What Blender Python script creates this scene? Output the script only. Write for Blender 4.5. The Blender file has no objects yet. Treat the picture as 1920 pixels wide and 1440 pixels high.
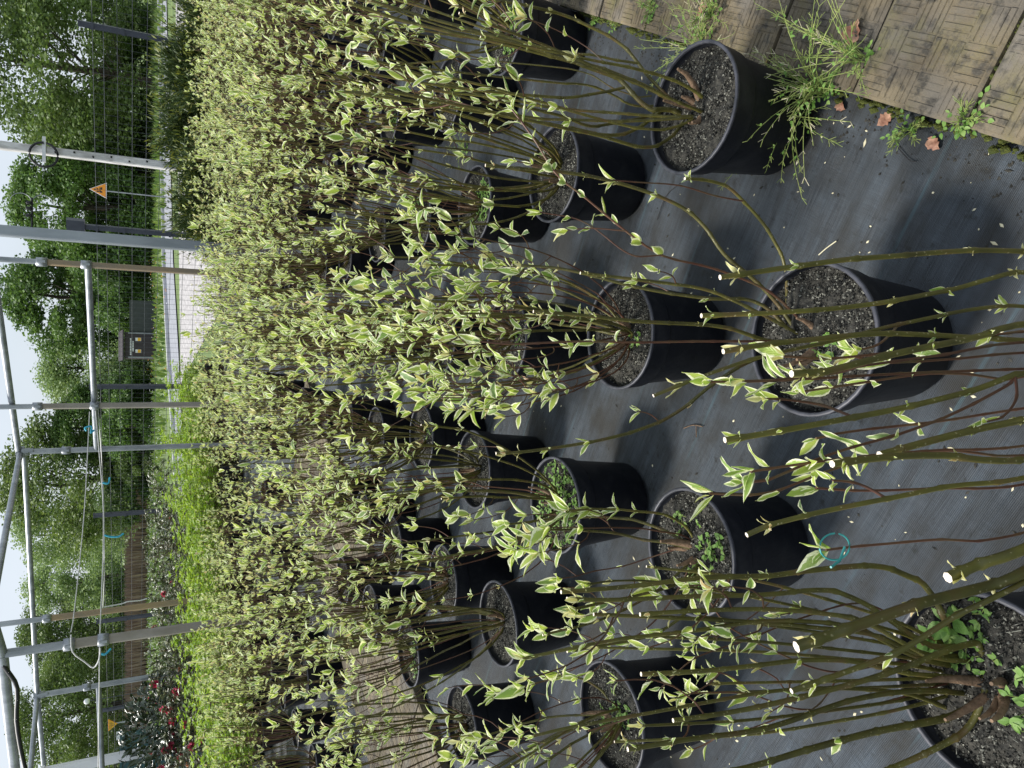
import bpy, math, random
import numpy as np
from mathutils import Matrix, Vector

# ------------------------------------------------------------------ camera, sky, sun, exposure
sc = bpy.context.scene
PITCH = math.radians(27.5); CAMH = 1.5; FPX = 1373.0          # the photograph is a portrait shot lying on its side
cp, sp = math.cos(PITCH), math.sin(PITCH)
cam_d = bpy.data.cameras.new('camera'); cam = bpy.data.objects.new('camera', cam_d)
sc.collection.objects.link(cam); sc.camera = cam
cam_d.sensor_width = 36; cam_d.lens = 36 * FPX / 1920; cam_d.clip_end = 3000; cam_d.clip_start = 0.02
cam.matrix_world = Matrix(((0, 1, 0, 0), (-sp, 0, -cp, 0), (-cp, 0, sp, CAMH), (0, 0, 0, 1)))
sc.render.engine = 'CYCLES'
sc.cycles.use_denoising = True
sc.cycles.max_bounces = 6; sc.cycles.transparent_max_bounces = 4
sc.view_settings.view_transform = 'Standard'; sc.view_settings.look = 'None'
sc.view_settings.exposure = 0.46; sc.view_settings.gamma = 1.0

SUN_EL, SUN_AZ = math.radians(56), math.radians(-62)          # azimuth from +Y towards +X: high, from the left
w = bpy.data.worlds.new('World'); sc.world = w; w.use_nodes = True
nt = w.node_tree; N = nt.nodes; L = nt.links
bg = N['Background']; bg.inputs['Strength'].default_value = 0.1
sky = N.new('ShaderNodeTexSky'); sky.sky_type = 'NISHITA'; sky.sun_disc = False
sky.sun_elevation = SUN_EL; sky.sun_rotation = SUN_AZ; sky.air_density = 1.2; sky.dust_density = 3.0
tc = N.new('ShaderNodeTexCoord'); mp = N.new('ShaderNodeMapping'); mp.inputs['Scale'].default_value = (1.0, 1.0, 2.6)
cl = N.new('ShaderNodeTexNoise'); cl.inputs['Scale'].default_value = 2.3; cl.inputs['Detail'].default_value = 5; cl.inputs['Roughness'].default_value = 0.55
rm = N.new('ShaderNodeMapRange'); rm.inputs[1].default_value = 0.3; rm.inputs[2].default_value = 0.7; rm.inputs[3].default_value = 0.62; rm.inputs[4].default_value = 0.97
mx = N.new('ShaderNodeMix'); mx.data_type = 'RGBA'; mx.inputs['B'].default_value = (6.0, 6.6, 7.4, 1)
L.new(tc.outputs['Generated'], mp.inputs['Vector']); L.new(mp.outputs[0], cl.inputs['Vector']); L.new(cl.outputs[0], rm.inputs[0])
L.new(rm.outputs[0], mx.inputs['Factor']); L.new(sky.outputs[0], mx.inputs['A']); L.new(mx.outputs['Result'], bg.inputs['Color'])
sd = bpy.data.lights.new('sun', 'SUN'); sd.energy = 4.0; sd.angle = math.radians(11); sd.color = (1.0, 0.96, 0.9)
so = bpy.data.objects.new('sun', sd); sc.collection.objects.link(so)
sdir = Vector((math.sin(SUN_AZ) * math.cos(SUN_EL), math.cos(SUN_AZ) * math.cos(SUN_EL), math.sin(SUN_EL)))
so.rotation_euler = sdir.to_track_quat('Z', 'Y').to_euler()

# ------------------------------------------------------------------ helpers
COL = sc.collection
def ray(x, y):
    u = (720.0 - y) / FPX; v = (x - 960.0) / FPX
    return np.array((u, cp - v * sp, -sp - v * cp))
def onz(x, y, z):                     # photo pixel -> point at height z
    d = ray(x, y); t = (z - CAMH) / d[2]; return np.array((d[0] * t, d[1] * t, z))
def ony(x, y, Y):                     # photo pixel -> point at distance Y in front
    d = ray(x, y); t = Y / d[1]; return np.array((d[0] * t, Y, CAMH + d[2] * t))
def proj(P):
    x, y, z = P[0], P[1], P[2] - CAMH
    zc = y * cp - z * sp
    if zc < 0.02: return None
    return 960 + FPX * (-(y * sp + z * cp)) / zc, 720 - FPX * x / zc
def unit(v): v = np.asarray(v, float); return v / (np.linalg.norm(v) + 1e-12)

class MB:
    def __init__(s): s.V = []; s.F = {}; s.A = []; s.n = 0
    def add(s, V, F, mat=0, attr=None, smooth=True):
        V = np.asarray(V, np.float32).reshape(-1, 3); F = np.asarray(F, np.int32)
        if F.ndim == 1: F = F.reshape(1, -1)
        s.F.setdefault(F.shape[1], []).append((F + s.n, mat, smooth))
        s.V.append(V)
        s.A.append(np.zeros((len(V), 3), np.float32) if attr is None else np.asarray(attr, np.float32).reshape(-1, 3) + np.zeros((len(V), 3), np.float32))
        s.n += len(V)
    def box(s, c, h, mat=0, R=None, attr=None):
        c = np.asarray(c, float); h = np.asarray(h, float)
        V = np.array([(a, b, d) for d in (-1, 1) for b in (-1, 1) for a in (-1, 1)], float) * h
        if R is not None: V = V @ np.asarray(R).T
        s.add(V + c, [(0, 2, 3, 1), (4, 5, 7, 6), (0, 1, 5, 4), (2, 6, 7, 3), (0, 4, 6, 2), (1, 3, 7, 5)], mat, attr, False)
    def tube(s, P, r, k=6, mat=0, attr=None, caps=True, capmat=None):
        P = np.asarray(P, float); n = len(P); r = np.broadcast_to(np.asarray(r, float), (n,))
        T = np.gradient(P, axis=0); T /= np.linalg.norm(T, axis=1)[:, None] + 1e-12
        ref = np.array((1.0, 0, 0)) if abs(T[0][0]) < 0.8 else np.array((0, 1.0, 0))
        A = np.cross(T, ref); A /= np.linalg.norm(A, axis=1)[:, None] + 1e-12
        B = np.cross(T, A)
        th = np.arange(k) * 2 * math.pi / k
        V = (P[:, None, :] + r[:, None, None] * (np.cos(th)[None, :, None] * A[:, None, :] + np.sin(th)[None, :, None] * B[:, None, :])).reshape(-1, 3)
        i = np.arange(n - 1)[:, None] * k; j = np.arange(k)[None, :]; j2 = (j + 1) % k
        F = np.stack([i + j, i + k + j, i + k + j2, i + j2], -1).reshape(-1, 4)
        s.add(V, F, mat, attr)
        if caps:
            s.add(V[-k:], [tuple(range(k - 1, -1, -1))], mat if capmat is None else capmat, None, False)
            s.add(V[:k], [tuple(range(k))], mat, None, False)
    def lathe(s, prof, k=24, mat=0, c=(0, 0, 0)):
        prof = np.asarray(prof, float); n = len(prof); th = np.arange(k) * 2 * math.pi / k
        V = np.stack([prof[:, 0, None] * np.cos(th), prof[:, 0, None] * np.sin(th), np.repeat(prof[:, 1, None], k, 1)], -1).reshape(-1, 3) + np.asarray(c)
        i = np.arange(n - 1)[:, None] * k; j = np.arange(k)[None, :]; j2 = (j + 1) % k
        s.add(V, np.stack([i + j, i + j2, i + k + j2, i + k + j], -1).reshape(-1, 4), mat)
    def mesh(s, name, mats):
        me = bpy.data.meshes.new(name)
        V = np.concatenate(s.V); A = np.concatenate(s.A)
        me.vertices.add(len(V)); me.vertices.foreach_set('co', V.ravel())
        ls, vi, mi, sm = [], [], [], []; off = 0
        for k, lst in s.F.items():
            for F, m, smo in lst:
                vi.append(F.ravel()); ls.append(off + np.arange(len(F)) * k); off += F.size
                mi.append(np.full(len(F), m, np.int32)); sm.append(np.full(len(F), smo, bool))
        vi = np.concatenate(vi); ls = np.concatenate(ls).astype(np.int32)
        me.loops.add(len(vi)); me.loops.foreach_set('vertex_index', vi.astype(np.int32))
        me.polygons.add(len(ls)); me.polygons.foreach_set('loop_start', ls)
        me.polygons.foreach_set('material_index', np.concatenate(mi)); me.polygons.foreach_set('use_smooth', np.concatenate(sm))
        at = me.attributes.new('leaf', 'FLOAT_VECTOR', 'POINT'); at.data.foreach_set('vector', A.ravel())
        for m in (mats if isinstance(mats, (list, tuple)) else [mats]): me.materials.append(m)
        me.update(calc_edges=True)
        return me
    def build(s, name, mats, parent=None, loc=None): return link(name, s.mesh(name, mats), parent, loc)

def link(name, me, parent=None, loc=None):
    o = bpy.data.objects.new(name, me); COL.objects.link(o)
    if parent is not None: o.parent = parent
    if loc is not None: o.location = loc
    return o
def tag(o, label=None, cat=None, group=None, kind=None):
    if label: o['label'] = label
    if cat: o['category'] = cat
    if group: o['group'] = group
    if kind: o['kind'] = kind
    return o
def thing(name, loc, label, cat, group=None, rz=0.0, s=1.0):
    o = bpy.data.objects.new(name, None); COL.objects.link(o); o.empty_display_size = 0.05
    o.location = loc; o.rotation_euler.z = rz; o.scale = (s, s, s)
    return tag(o, label, cat, group)

# ------------------------------------------------------------------ materials
def newmat(name):
    m = bpy.data.materials.new(name); m.use_nodes = True
    t = m.node_tree; return m, t.nodes, t.links, t.nodes['Principled BSDF']
def setin(node, **kw):
    for k, v in kw.items(): node.inputs[k.replace('_', ' ')].default_value = v
def c4(c): return (c[0], c[1], c[2], 1)
def ramp(N, pts):
    r = N.new('ShaderNodeValToRGB'); e = r.color_ramp.elements
    while len(e) < len(pts): e.new(0.5)
    for q, (p, c) in zip(e, pts): q.position = p; q.color = c4(c)
    return r
def nmat(name, c1, c2, scale=8.0, rough=0.6, bump=0.0, bscale=None, detail=6, metal=0.0, spec=0.5, mapscale=None, p1=0.35, p2=0.65, objrand=0.0):
    m, N, L, b = newmat(name)
    tc = N.new('ShaderNodeTexCoord'); src = tc.outputs['Object']
    if mapscale:
        mp = N.new('ShaderNodeMapping'); mp.inputs['Scale'].default_value = mapscale; L.new(src, mp.inputs[0]); src = mp.outputs[0]
    n = N.new('ShaderNodeTexNoise'); setin(n, Scale=scale, Detail=detail, Roughness=0.6); L.new(src, n.inputs['Vector'])
    r = ramp(N, [(p1, c1), (p2, c2)]); L.new(n.outputs[0], r.inputs[0]); out = r.outputs[0]
    if objrand:
        oi = N.new('ShaderNodeObjectInfo'); mr = N.new('ShaderNodeMapRange'); mr.inputs[3].default_value = 1 - objrand; mr.inputs[4].default_value = 1 + objrand
        hs = N.new('ShaderNodeHueSaturation'); L.new(oi.outputs['Random'], mr.inputs[0]); L.new(mr.outputs[0], hs.inputs['Value']); L.new(out, hs.inputs['Color']); out = hs.outputs[0]
    L.new(out, b.inputs['Base Color']); b.inputs['Roughness'].default_value = rough; b.inputs['Metallic'].default_value = metal
    b.inputs['Specular IOR Level'].default_value = spec
    if bump:
        n2 = N.new('ShaderNodeTexNoise'); setin(n2, Scale=bscale or scale * 3, Detail=5); L.new(src, n2.inputs['Vector'])
        bp = N.new('ShaderNodeBump'); setin(bp, Strength=bump, Distance=0.01); L.new(n2.outputs[0], bp.inputs['Height']); L.new(bp.outputs[0], b.inputs['Normal'])
    return m

def leafmat(name, pts, rough=0.45, trans=0.35, tcol=1.25, margin=None, spec=0.4, vein=True):
    """leaf attribute: x across 0..1, y along 0..1, z random of the leaf; pts = colour ramp over the random."""
    m, N, L, b = newmat(name)
    at = N.new('ShaderNodeAttribute'); at.attribute_name = 'leaf'; sx = N.new('ShaderNodeSeparateXYZ'); L.new(at.outputs['Vector'], sx.inputs[0])
    oi = N.new('ShaderNodeObjectInfo'); ad = N.new('ShaderNodeMath'); ad.operation = 'ADD'; L.new(sx.outputs['Z'], ad.inputs[0]); L.new(oi.outputs['Random'], ad.inputs[1])
    fr = N.new('ShaderNodeMath'); fr.operation = 'FRACT'; L.new(ad.outputs[0], fr.inputs[0])
    r = ramp(N, pts); L.new(fr.outputs[0], r.inputs[0]); out = r.outputs[0]
    if margin:
        cb = N.new('ShaderNodeCombineXYZ'); L.new(sx.outputs['X'], cb.inputs[0]); L.new(sx.outputs['Y'], cb.inputs[1])
        m5 = N.new('ShaderNodeMath'); m5.operation = 'MULTIPLY'; m5.inputs[1].default_value = 37; L.new(fr.outputs[0], m5.inputs[0]); L.new(m5.outputs[0], cb.inputs[2])
        nz = N.new('ShaderNodeTexNoise'); setin(nz, Scale=4.5, Detail=2, Roughness=0.7); L.new(cb.outputs[0], nz.inputs['Vector'])
        ma = N.new('ShaderNodeMath'); ma.operation = 'MULTIPLY_ADD'; ma.inputs[1].default_value = 1.0; L.new(nz.outputs[0], ma.inputs[0]); L.new(sx.outputs['X'], ma.inputs[2])
        mr = N.new('ShaderNodeMapRange'); mr.inputs[1].default_value = 1.05; mr.inputs[2].default_value = 1.22; L.new(ma.outputs[0], mr.inputs[0])
        mx = N.new('ShaderNodeMix'); mx.data_type = 'RGBA'; mx.inputs['B'].default_value = c4(margin); L.new(mr.outputs[0], mx.inputs['Factor']); L.new(out, mx.inputs['A']); out = mx.outputs['Result']
    L.new(out, b.inputs['Base Color']); b.inputs['Roughness'].default_value = rough; b.inputs['Specular IOR Level'].default_value = spec
    if vein:
        wv = N.new('ShaderNodeTexWave'); setin(wv, Scale=2.6, Distortion=0.6); cb2 = N.new('ShaderNodeCombineXYZ')
        mm = N.new('ShaderNodeMath'); mm.operation = 'MULTIPLY_ADD'; mm.inputs[1].default_value = -0.35; L.new(sx.outputs['X'], mm.inputs[0]); L.new(sx.outputs['Y'], mm.inputs[2]); L.new(mm.outputs[0], cb2.inputs[0]); L.new(cb2.outputs[0], wv.inputs['Vector'])
        bp = N.new('ShaderNodeBump'); setin(bp, Strength=0.25, Distance=0.002); L.new(wv.outputs[0], bp.inputs['Height']); L.new(bp.outputs[0], b.inputs['Normal'])
    if trans:
        tr = N.new('ShaderNodeBsdfTranslucent'); gm = N.new('ShaderNodeMix'); gm.data_type = 'RGBA'; gm.blend_type = 'MULTIPLY'; gm.inputs['Factor'].default_value = 1; gm.inputs['B'].default_value = (tcol, tcol, tcol * 0.7, 1)
        L.new(out, gm.inputs['A']); L.new(gm.outputs['Result'], tr.inputs['Color'])
        ms = N.new('ShaderNodeMixShader'); ms.inputs[0].default_value = trans; L.new(b.outputs[0], ms.inputs[1]); L.new(tr.outputs[0], ms.inputs[2])
        L.new(ms.outputs[0], N['Material Output'].inputs['Surface'])
    return m

E_DIR = np.array((0.525, 0.851)); N_DIR = np.array((0.851, -0.525))      # along the paving edge, and across it to the right
ANG_N = math.atan2(N_DIR[1], N_DIR[0])

def fabric_mat():
    m, N, L, b = newmat('woven_ground_fabric')
    tc = N.new('ShaderNodeTexCoord'); rot = N.new('ShaderNodeMapping'); rot.inputs['Rotation'].default_value = (0, 0, -ANG_N); L.new(tc.outputs['Object'], rot.inputs[0])
    def noise(sc_, scale, detail=4):
        mp = N.new('ShaderNodeMapping'); mp.inputs['Scale'].default_value = sc_; L.new(rot.outputs[0], mp.inputs[0])
        n = N.new('ShaderNodeTexNoise'); setin(n, Scale=scale, Detail=detail, Roughness=0.65); L.new(mp.outputs[0], n.inputs['Vector']); return n.outputs[0]
    def mixc(f, a, c):
        x = N.new('ShaderNodeMix'); x.data_type = 'RGBA'; L.new(f, x.inputs['Factor'])
        for nm, v in (('A', a), ('B', c)):
            if isinstance(v, tuple): x.inputs[nm].default_value = c4(v)
            else: L.new(v, x.inputs[nm])
        return x.outputs['Result']
    def rng(src, a, c, lo=0.0, hi=1.0):
        r = N.new('ShaderNodeMapRange'); r.inputs[1].default_value = a; r.inputs[2].default_value = c; r.inputs[3].default_value = lo; r.inputs[4].default_value = hi; L.new(src, r.inputs[0]); return r.outputs[0]
    streak = noise((0.9, 9.0, 1), 3.0); fine = noise((3.0, 150.0, 1), 3.0, 3); cross = noise((150.0, 5.0, 1), 3.0, 2); spots_ = noise((1, 1, 1), 26, 6); patch = noise((1, 1, 1), 1.6, 5); dirt = noise((1, 1.4, 1), 3.4, 8); speck = noise((1, 1, 1), 160, 2)
    col = mixc(rng(streak, 0.38, 0.68), (0.02, 0.025, 0.031), (0.066, 0.086, 0.108))
    col = mixc(rng(fine, 0.36, 0.68, 0, 0.75), col, (0.105, 0.122, 0.14))
    col = mixc(rng(cross, 0.35, 0.75, 0, 0.4), col, (0.012, 0.014, 0.016))
    col = mixc(rng(patch, 0.45, 0.62, 0, 0.7), col, (0.018, 0.02, 0.021))
    col = mixc(rng(spots_, 0.58, 0.68, 0, 0.75), col, (0.012, 0.012, 0.011))
    col = mixc(rng(dirt, 0.47, 0.66, 0, 0.8), col, (0.024, 0.022, 0.017))
    wl = N.new('ShaderNodeTexWave'); wl.bands_direction = 'Y'; setin(wl, Scale=1.05, Distortion=0.25, Detail=1.0); L.new(rot.outputs[0], wl.inputs['Vector'])
    lin = N.new('ShaderNodeMath'); lin.operation = 'MULTIPLY'; L.new(rng(wl.outputs[0], 0.9965, 0.9995), lin.inputs[0]); L.new(rng(streak, 0.42, 0.6, 0, 0.3), lin.inputs[1])
    col = mixc(lin.outputs[0], col, (0.08, 0.16, 0.19))
    col = mixc(rng(speck, 0.74, 0.8, 0, 0.5), col, (0.3, 0.3, 0.29))
    L.new(col, b.inputs['Base Color'])
    L.new(rng(streak, 0.3, 0.7, 0.55, 0.34), b.inputs['Roughness']); b.inputs['Specular IOR Level'].default_value = 0.45
    w1 = N.new('ShaderNodeTexWave'); w1.bands_direction = 'X'; setin(w1, Scale=150.0, Distortion=0.5); L.new(rot.outputs[0], w1.inputs['Vector'])
    w2 = N.new('ShaderNodeTexWave'); w2.bands_direction = 'Y'; setin(w2, Scale=90.0, Distortion=0.5); L.new(rot.outputs[0], w2.inputs['Vector'])
    mu = N.new('ShaderNodeMath'); mu.operation = 'ADD'; L.new(w1.outputs[0], mu.inputs[0]); L.new(w2.outputs[0], mu.inputs[1])
    bp = N.new('ShaderNodeBump'); setin(bp, Strength=0.6, Distance=0.0014); L.new(mu.outputs[0], bp.inputs['Height'])
    bp2 = N.new('ShaderNodeBump'); setin(bp2, Strength=0.8, Distance=0.03); L.new(patch, bp2.inputs['Height']); L.new(bp.outputs[0], bp2.inputs['Normal']); L.new(bp2.outputs[0], b.inputs['Normal'])
    return m

def slab_mat():
    m, N, L, b = newmat('weathered_concrete_slab')
    tc = N.new('ShaderNodeTexCoord'); oi = N.new('ShaderNodeObjectInfo'); va = N.new('ShaderNodeVectorMath'); va.operation = 'ADD'
    ms = N.new('ShaderNodeVectorMath'); ms.operation = 'SCALE'; ms.inputs['Scale'].default_value = 31.0; cb = N.new('ShaderNodeCombineXYZ')
    for i in range(3): L.new(oi.outputs['Random'], cb.inputs[i])
    L.new(cb.outputs[0], ms.inputs[0]); L.new(tc.outputs['Object'], va.inputs[0]); L.new(ms.outputs[0], va.inputs[1]); v = va.outputs[0]
    def noise(s, d, r=0.6):
        n = N.new('ShaderNodeTexNoise'); setin(n, Scale=s, Detail=d, Roughness=r); L.new(v, n.inputs['Vector']); return n.outputs[0]
    def mixc(f, a, c, lo, hi, mxv=1.0):
        r = N.new('ShaderNodeMapRange'); r.inputs[1].default_value = lo; r.inputs[2].default_value = hi; r.inputs[4].default_value = mxv; L.new(f, r.inputs[0])
        x = N.new('ShaderNodeMix'); x.data_type = 'RGBA'; L.new(r.outputs[0], x.inputs['Factor'])
        for nm, q in (('A', a), ('B', c)):
            if isinstance(q, tuple): x.inputs[nm].default_value = c4(q)
            else: L.new(q, x.inputs[nm])
        return x.outputs['Result']
    col = mixc(noise(7, 6), (0.1, 0.078, 0.045), (0.19, 0.155, 0.098), 0.35, 0.65)
    col = mixc(noise(4, 3), col, (0.12, 0.112, 0.102), 0.48, 0.66, 0.7)
    col = mixc(noise(9, 5), col, (0.12, 0.11, 0.035), 0.52, 0.7, 0.65)
    col = mixc(noise(38, 4), col, (0.035, 0.032, 0.026), 0.5, 0.66, 0.85)
    col = mixc(noise(14, 6, 0.7), col, (0.36, 0.27, 0.03), 0.69, 0.73, 0.7)
    col = mixc(noise(230, 2), col, (0.11, 0.1, 0.08), 0.55, 0.7, 0.6)
    hs = N.new('ShaderNodeHueSaturation'); mr = N.new('ShaderNodeMapRange'); mr.inputs[3].default_value = 0.8; mr.inputs[4].default_value = 1.15
    L.new(oi.outputs['Random'], mr.inputs[0]); L.new(mr.outputs[0], hs.inputs['Value']); L.new(col, hs.inputs['Color']); L.new(hs.outputs[0], b.inputs['Base Color'])
    b.inputs['Roughness'].default_value = 0.82
    bp = N.new('ShaderNodeBump'); setin(bp, Strength=0.6, Distance=0.004); L.new(noise(120, 6), bp.inputs['Height']); L.new(bp.outputs[0], b.inputs['Normal'])
    return m

def stem_mat(name, c1, c2, c3, spots=True):
    m, N, L, b = newmat(name)
    tc = N.new('ShaderNodeTexCoord')
    n = N.new('ShaderNodeTexNoise'); setin(n, Scale=22, Detail=4); L.new(tc.outputs['Object'], n.inputs['Vector'])
    r = ramp(N, [(0.3, c1), (0.52, c2), (0.72, c3)]); L.new(n.outputs[0], r.inputs[0]); out = r.outputs[0]
    if spots:
        v = N.new('ShaderNodeTexVoronoi'); setin(v, Scale=170); L.new(tc.outputs['Object'], v.inputs['Vector'])
        mr = N.new('ShaderNodeMapRange'); mr.inputs[1].default_value = 0.2; mr.inputs[2].default_value = 0.12; mr.inputs[4].default_value = 0.7; L.new(v.outputs['Distance'], mr.inputs[0])
        x = N.new('ShaderNodeMix'); x.data_type = 'RGBA'; x.inputs['B'].default_value = (0.34, 0.3, 0.17, 1); L.new(mr.outputs[0], x.inputs['Factor']); L.new(out, x.inputs['A']); out = x.outputs['Result']
    oi = N.new('ShaderNodeObjectInfo'); mr2 = N.new('ShaderNodeMapRange'); mr2.inputs[3].default_value = 0.75; mr2.inputs[4].default_value = 1.3
    hs = N.new('ShaderNodeHueSaturation'); L.new(oi.outputs['Random'], mr2.inputs[0]); L.new(mr2.outputs[0], hs.inputs['Value']); L.new(out, hs.inputs['Color'])
    L.new(hs.outputs[0], b.inputs['Base Color']); b.inputs['Roughness'].default_value = 0.45
    return m

M = {}
M['fabric'] = fabric_mat(); M['slab'] = slab_mat()
M['olive'] = stem_mat('olive_dogwood_bark', (0.05, 0.045, 0.01), (0.09, 0.084, 0.015), (0.1, 0.062, 0.022))
M['twig'] = stem_mat('red_brown_twig', (0.07, 0.024, 0.016), (0.095, 0.042, 0.022), (0.09, 0.062, 0.028), False)
M['wood'] = nmat('woody_base_bark', (0.10, 0.062, 0.034), (0.23, 0.145, 0.085), 60, 0.75, 0.4)
M['cut'] = nmat('pale_cut_wood', (0.72, 0.6, 0.46), (0.86, 0.79, 0.68), 300, 0.7)
M['leaf'] = leafmat('variegated_leaf', [(0.0, (0.24, 0.38, 0.08)), (0.4, (0.35, 0.47, 0.09)), (0.72, (0.45, 0.54, 0.11)), (1.0, (0.19, 0.31, 0.12))], 0.42, 0.34, 1.3, (0.87, 0.87, 0.62))
M['bud'] = leafmat('yellow_young_leaf', [(0.0, (0.62, 0.58, 0.22)), (0.5, (0.68, 0.66, 0.32)), (0.85, (0.6, 0.55, 0.2)), (1.0, (0.62, 0.36, 0.25))], 0.45, 0.3, 1.1, (0.78, 0.76, 0.48))
M['pot'] = nmat('black_plastic_pot', (0.0045, 0.0055, 0.009), (0.02, 0.021, 0.024), 16, 0.5, 0.12, 60, objrand=0.3, spec=0.3, detail=10, p1=0.5, p2=0.8)
M['lip'] = nmat('scuffed_pot_lip', (0.018, 0.02, 0.028), (0.06, 0.062, 0.076), 25, 0.5)
M['soil'] = nmat('dark_potting_soil', (0.010, 0.010, 0.008), (0.055, 0.052, 0.042), 55, 0.9, 0.9, 140, detail=8, p1=0.4, p2=0.66)
M['grit'] = nmat('pale_soil_grit', (0.06, 0.06, 0.05), (0.25, 0.25, 0.21), 90, 0.85, p1=0.45, p2=0.6)
M['weed'] = leafmat('small_weed_leaf', [(0.0, (0.09, 0.2, 0.03)), (0.6, (0.16, 0.3, 0.06)), (1.0, (0.24, 0.36, 0.1))], 0.45, 0.25, 1.2, None)
M['pod'] = nmat('thin_weed_stalk', (0.14, 0.22, 0.04), (0.34, 0.38, 0.12), 40, 0.6)
M['seed'] = nmat('dry_seed_pod', (0.5, 0.45, 0.28), (0.66, 0.62, 0.44), 60, 0.6)
M['deadleaf'] = nmat('dry_fallen_leaf', (0.19, 0.075, 0.045), (0.46, 0.27, 0.18), 35, 0.65, 0.3)
M['moss'] = nmat('green_joint_moss', (0.03, 0.045, 0.006), (0.12, 0.14, 0.02), 120, 0.95, 0.9, 260)
M['earth'] = nmat('dark_joint_earth', (0.008, 0.007, 0.005), (0.03, 0.026, 0.02), 50, 0.95, 0.6)
M['steel'] = nmat('galvanised_steel', (0.24, 0.26, 0.28), (0.40, 0.42, 0.44), 9, 0.42, metal=0.55, mapscale=(1, 1, 0.35))
M['rusty'] = nmat('rusty_stained_tube', (0.23, 0.19, 0.14), (0.36, 0.25, 0.13), 5, 0.6, metal=0.15, mapscale=(1, 1, 0.4))
M['tan'] = nmat('weathered_tan_tube', (0.24, 0.215, 0.17), (0.33, 0.30, 0.255), 7, 0.65, mapscale=(1, 1, 0.4))
M['greypost'] = nmat('painted_grey_post', (0.24, 0.27, 0.30), (0.36, 0.39, 0.43), 4, 0.4, metal=0.3, mapscale=(1, 1, 0.3))
M['whitewood'] = nmat('flaking_white_wood', (0.42, 0.4, 0.38), (0.78, 0.77, 0.76), 14, 0.7, 0.3, mapscale=(1, 1, 0.3))
M['whitepaint'] = nmat('white_painted_board', (0.72, 0.72, 0.73), (0.82, 0.82, 0.83), 4, 0.5)
M['fencepaint'] = nmat('anthracite_fence_paint', (0.028, 0.034, 0.05), (0.042, 0.05, 0.07), 6, 0.45)
M['wire'] = nmat('fence_wire', (0.055, 0.065, 0.075), (0.09, 0.1, 0.11), 20, 0.5)
M['string'] = nmat('white_string', (0.55, 0.54, 0.52), (0.75, 0.74, 0.72), 60, 0.8)
M['bluetwine'] = nmat('blue_plastic_twine', (0.02, 0.3, 0.45), (0.05, 0.45, 0.6), 40, 0.5)
M['tie'] = nmat('turquoise_tie', (0.02, 0.22, 0.22), (0.05, 0.33, 0.32), 40, 0.45)
M['black'] = nmat('black_rubber', (0.008, 0.008, 0.009), (0.016, 0.016, 0.018), 30, 0.5)
M['orange'] = nmat('orange_sign_face', (0.75, 0.26, 0.01), (0.85, 0.33, 0.02), 12, 0.4)
M['yellow'] = nmat('yellow_sign_face', (0.8, 0.42, 0.01), (0.9, 0.5, 0.03), 12, 0.4)
M['shed'] = nmat('dark_brown_shed_board', (0.028, 0.021, 0.025), (0.042, 0.031, 0.036), 6, 0.6)
M['shedside'] = nmat('dark_green_shed_side', (0.03, 0.037, 0.035), (0.045, 0.052, 0.05), 6, 0.6)
M['white'] = nmat('white_print', (0.72, 0.72, 0.74), (0.8, 0.8, 0.82), 30, 0.6)
M['teal'] = nmat('teal_plastic', (0.008, 0.055, 0.06), (0.014, 0.08, 0.085), 6, 0.5)
M['gravel'] = nmat('white_gravel', (0.2, 0.19, 0.19), (0.5, 0.48, 0.47), 7, 0.85, 0.8, 20)
M['stone'] = nmat('white_stone', (0.36, 0.35, 0.34), (0.56, 0.54, 0.53), 5, 0.8)
M['lawn'] = nmat('meadow_ground', (0.07, 0.115, 0.028), (0.14, 0.195, 0.055), 0.6, 0.9, 0.4, 6)
M['road'] = nmat('pale_grey_path', (0.2, 0.21, 0.235), (0.3, 0.31, 0.335), 2.5, 0.8)
M['kerb'] = nmat('pale_concrete_kerb', (0.45, 0.45, 0.46), (0.55, 0.55, 0.56), 3, 0.8)
M['grass'] = leafmat('grass_blade', [(0, (0.085, 0.16, 0.03)), (0.5, (0.14, 0.22, 0.045)), (1, (0.22, 0.28, 0.08))], 0.5, 0.3, 1.2, None, vein=False)
M['reed'] = leafmat('dry_brown_reed', [(0, (0.13, 0.085, 0.055)), (0.5, (0.2, 0.14, 0.095)), (1, (0.27, 0.2, 0.14))], 0.7, 0.0, 1, None, vein=False)
M['bark'] = nmat('tree_bark', (0.035, 0.028, 0.02), (0.085, 0.068, 0.05), 6, 0.85, 0.5)
def tmat(name, a, b_, c): return leafmat(name, [(0, a), (0.5, b_), (1, c)], 0.5, 0.28, 1.3, None, vein=False)
M['t_dense'] = tmat('dense_tree_leaf', (0.065, 0.125, 0.03), (0.1, 0.185, 0.045), (0.155, 0.255, 0.065))
M['t_olive'] = tmat('olive_tree_leaf', (0.08, 0.13, 0.036), (0.13, 0.195, 0.052), (0.185, 0.25, 0.08))
M['t_pale'] = tmat('pale_willow_leaf', (0.17, 0.26, 0.1), (0.24, 0.34, 0.135), (0.31, 0.4, 0.18))
M['t_dark'] = tmat('dark_conifer_leaf', (0.03, 0.045, 0.022), (0.045, 0.062, 0.03), (0.07, 0.085, 0.045))
M['lime'] = leafmat('bright_green_shrub_leaf', [(0, (0.14, 0.25, 0.018)), (0.5, (0.23, 0.36, 0.03)), (1, (0.36, 0.47, 0.06))], 0.42, 0.4, 1.35, None)
M['rhodo'] = leafmat('rhododendron_leaf', [(0, (0.06, 0.085, 0.04)), (0.55, (0.12, 0.145, 0.08)), (0.86, (0.19, 0.21, 0.125)), (1, (0.28, 0.28, 0.17))], 0.32, 0.1, 1.1, None, 0.6)
M['budcream'] = nmat('cream_flower_bud', (0.42, 0.4, 0.2), (0.62, 0.58, 0.36), 40, 0.6)
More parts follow.
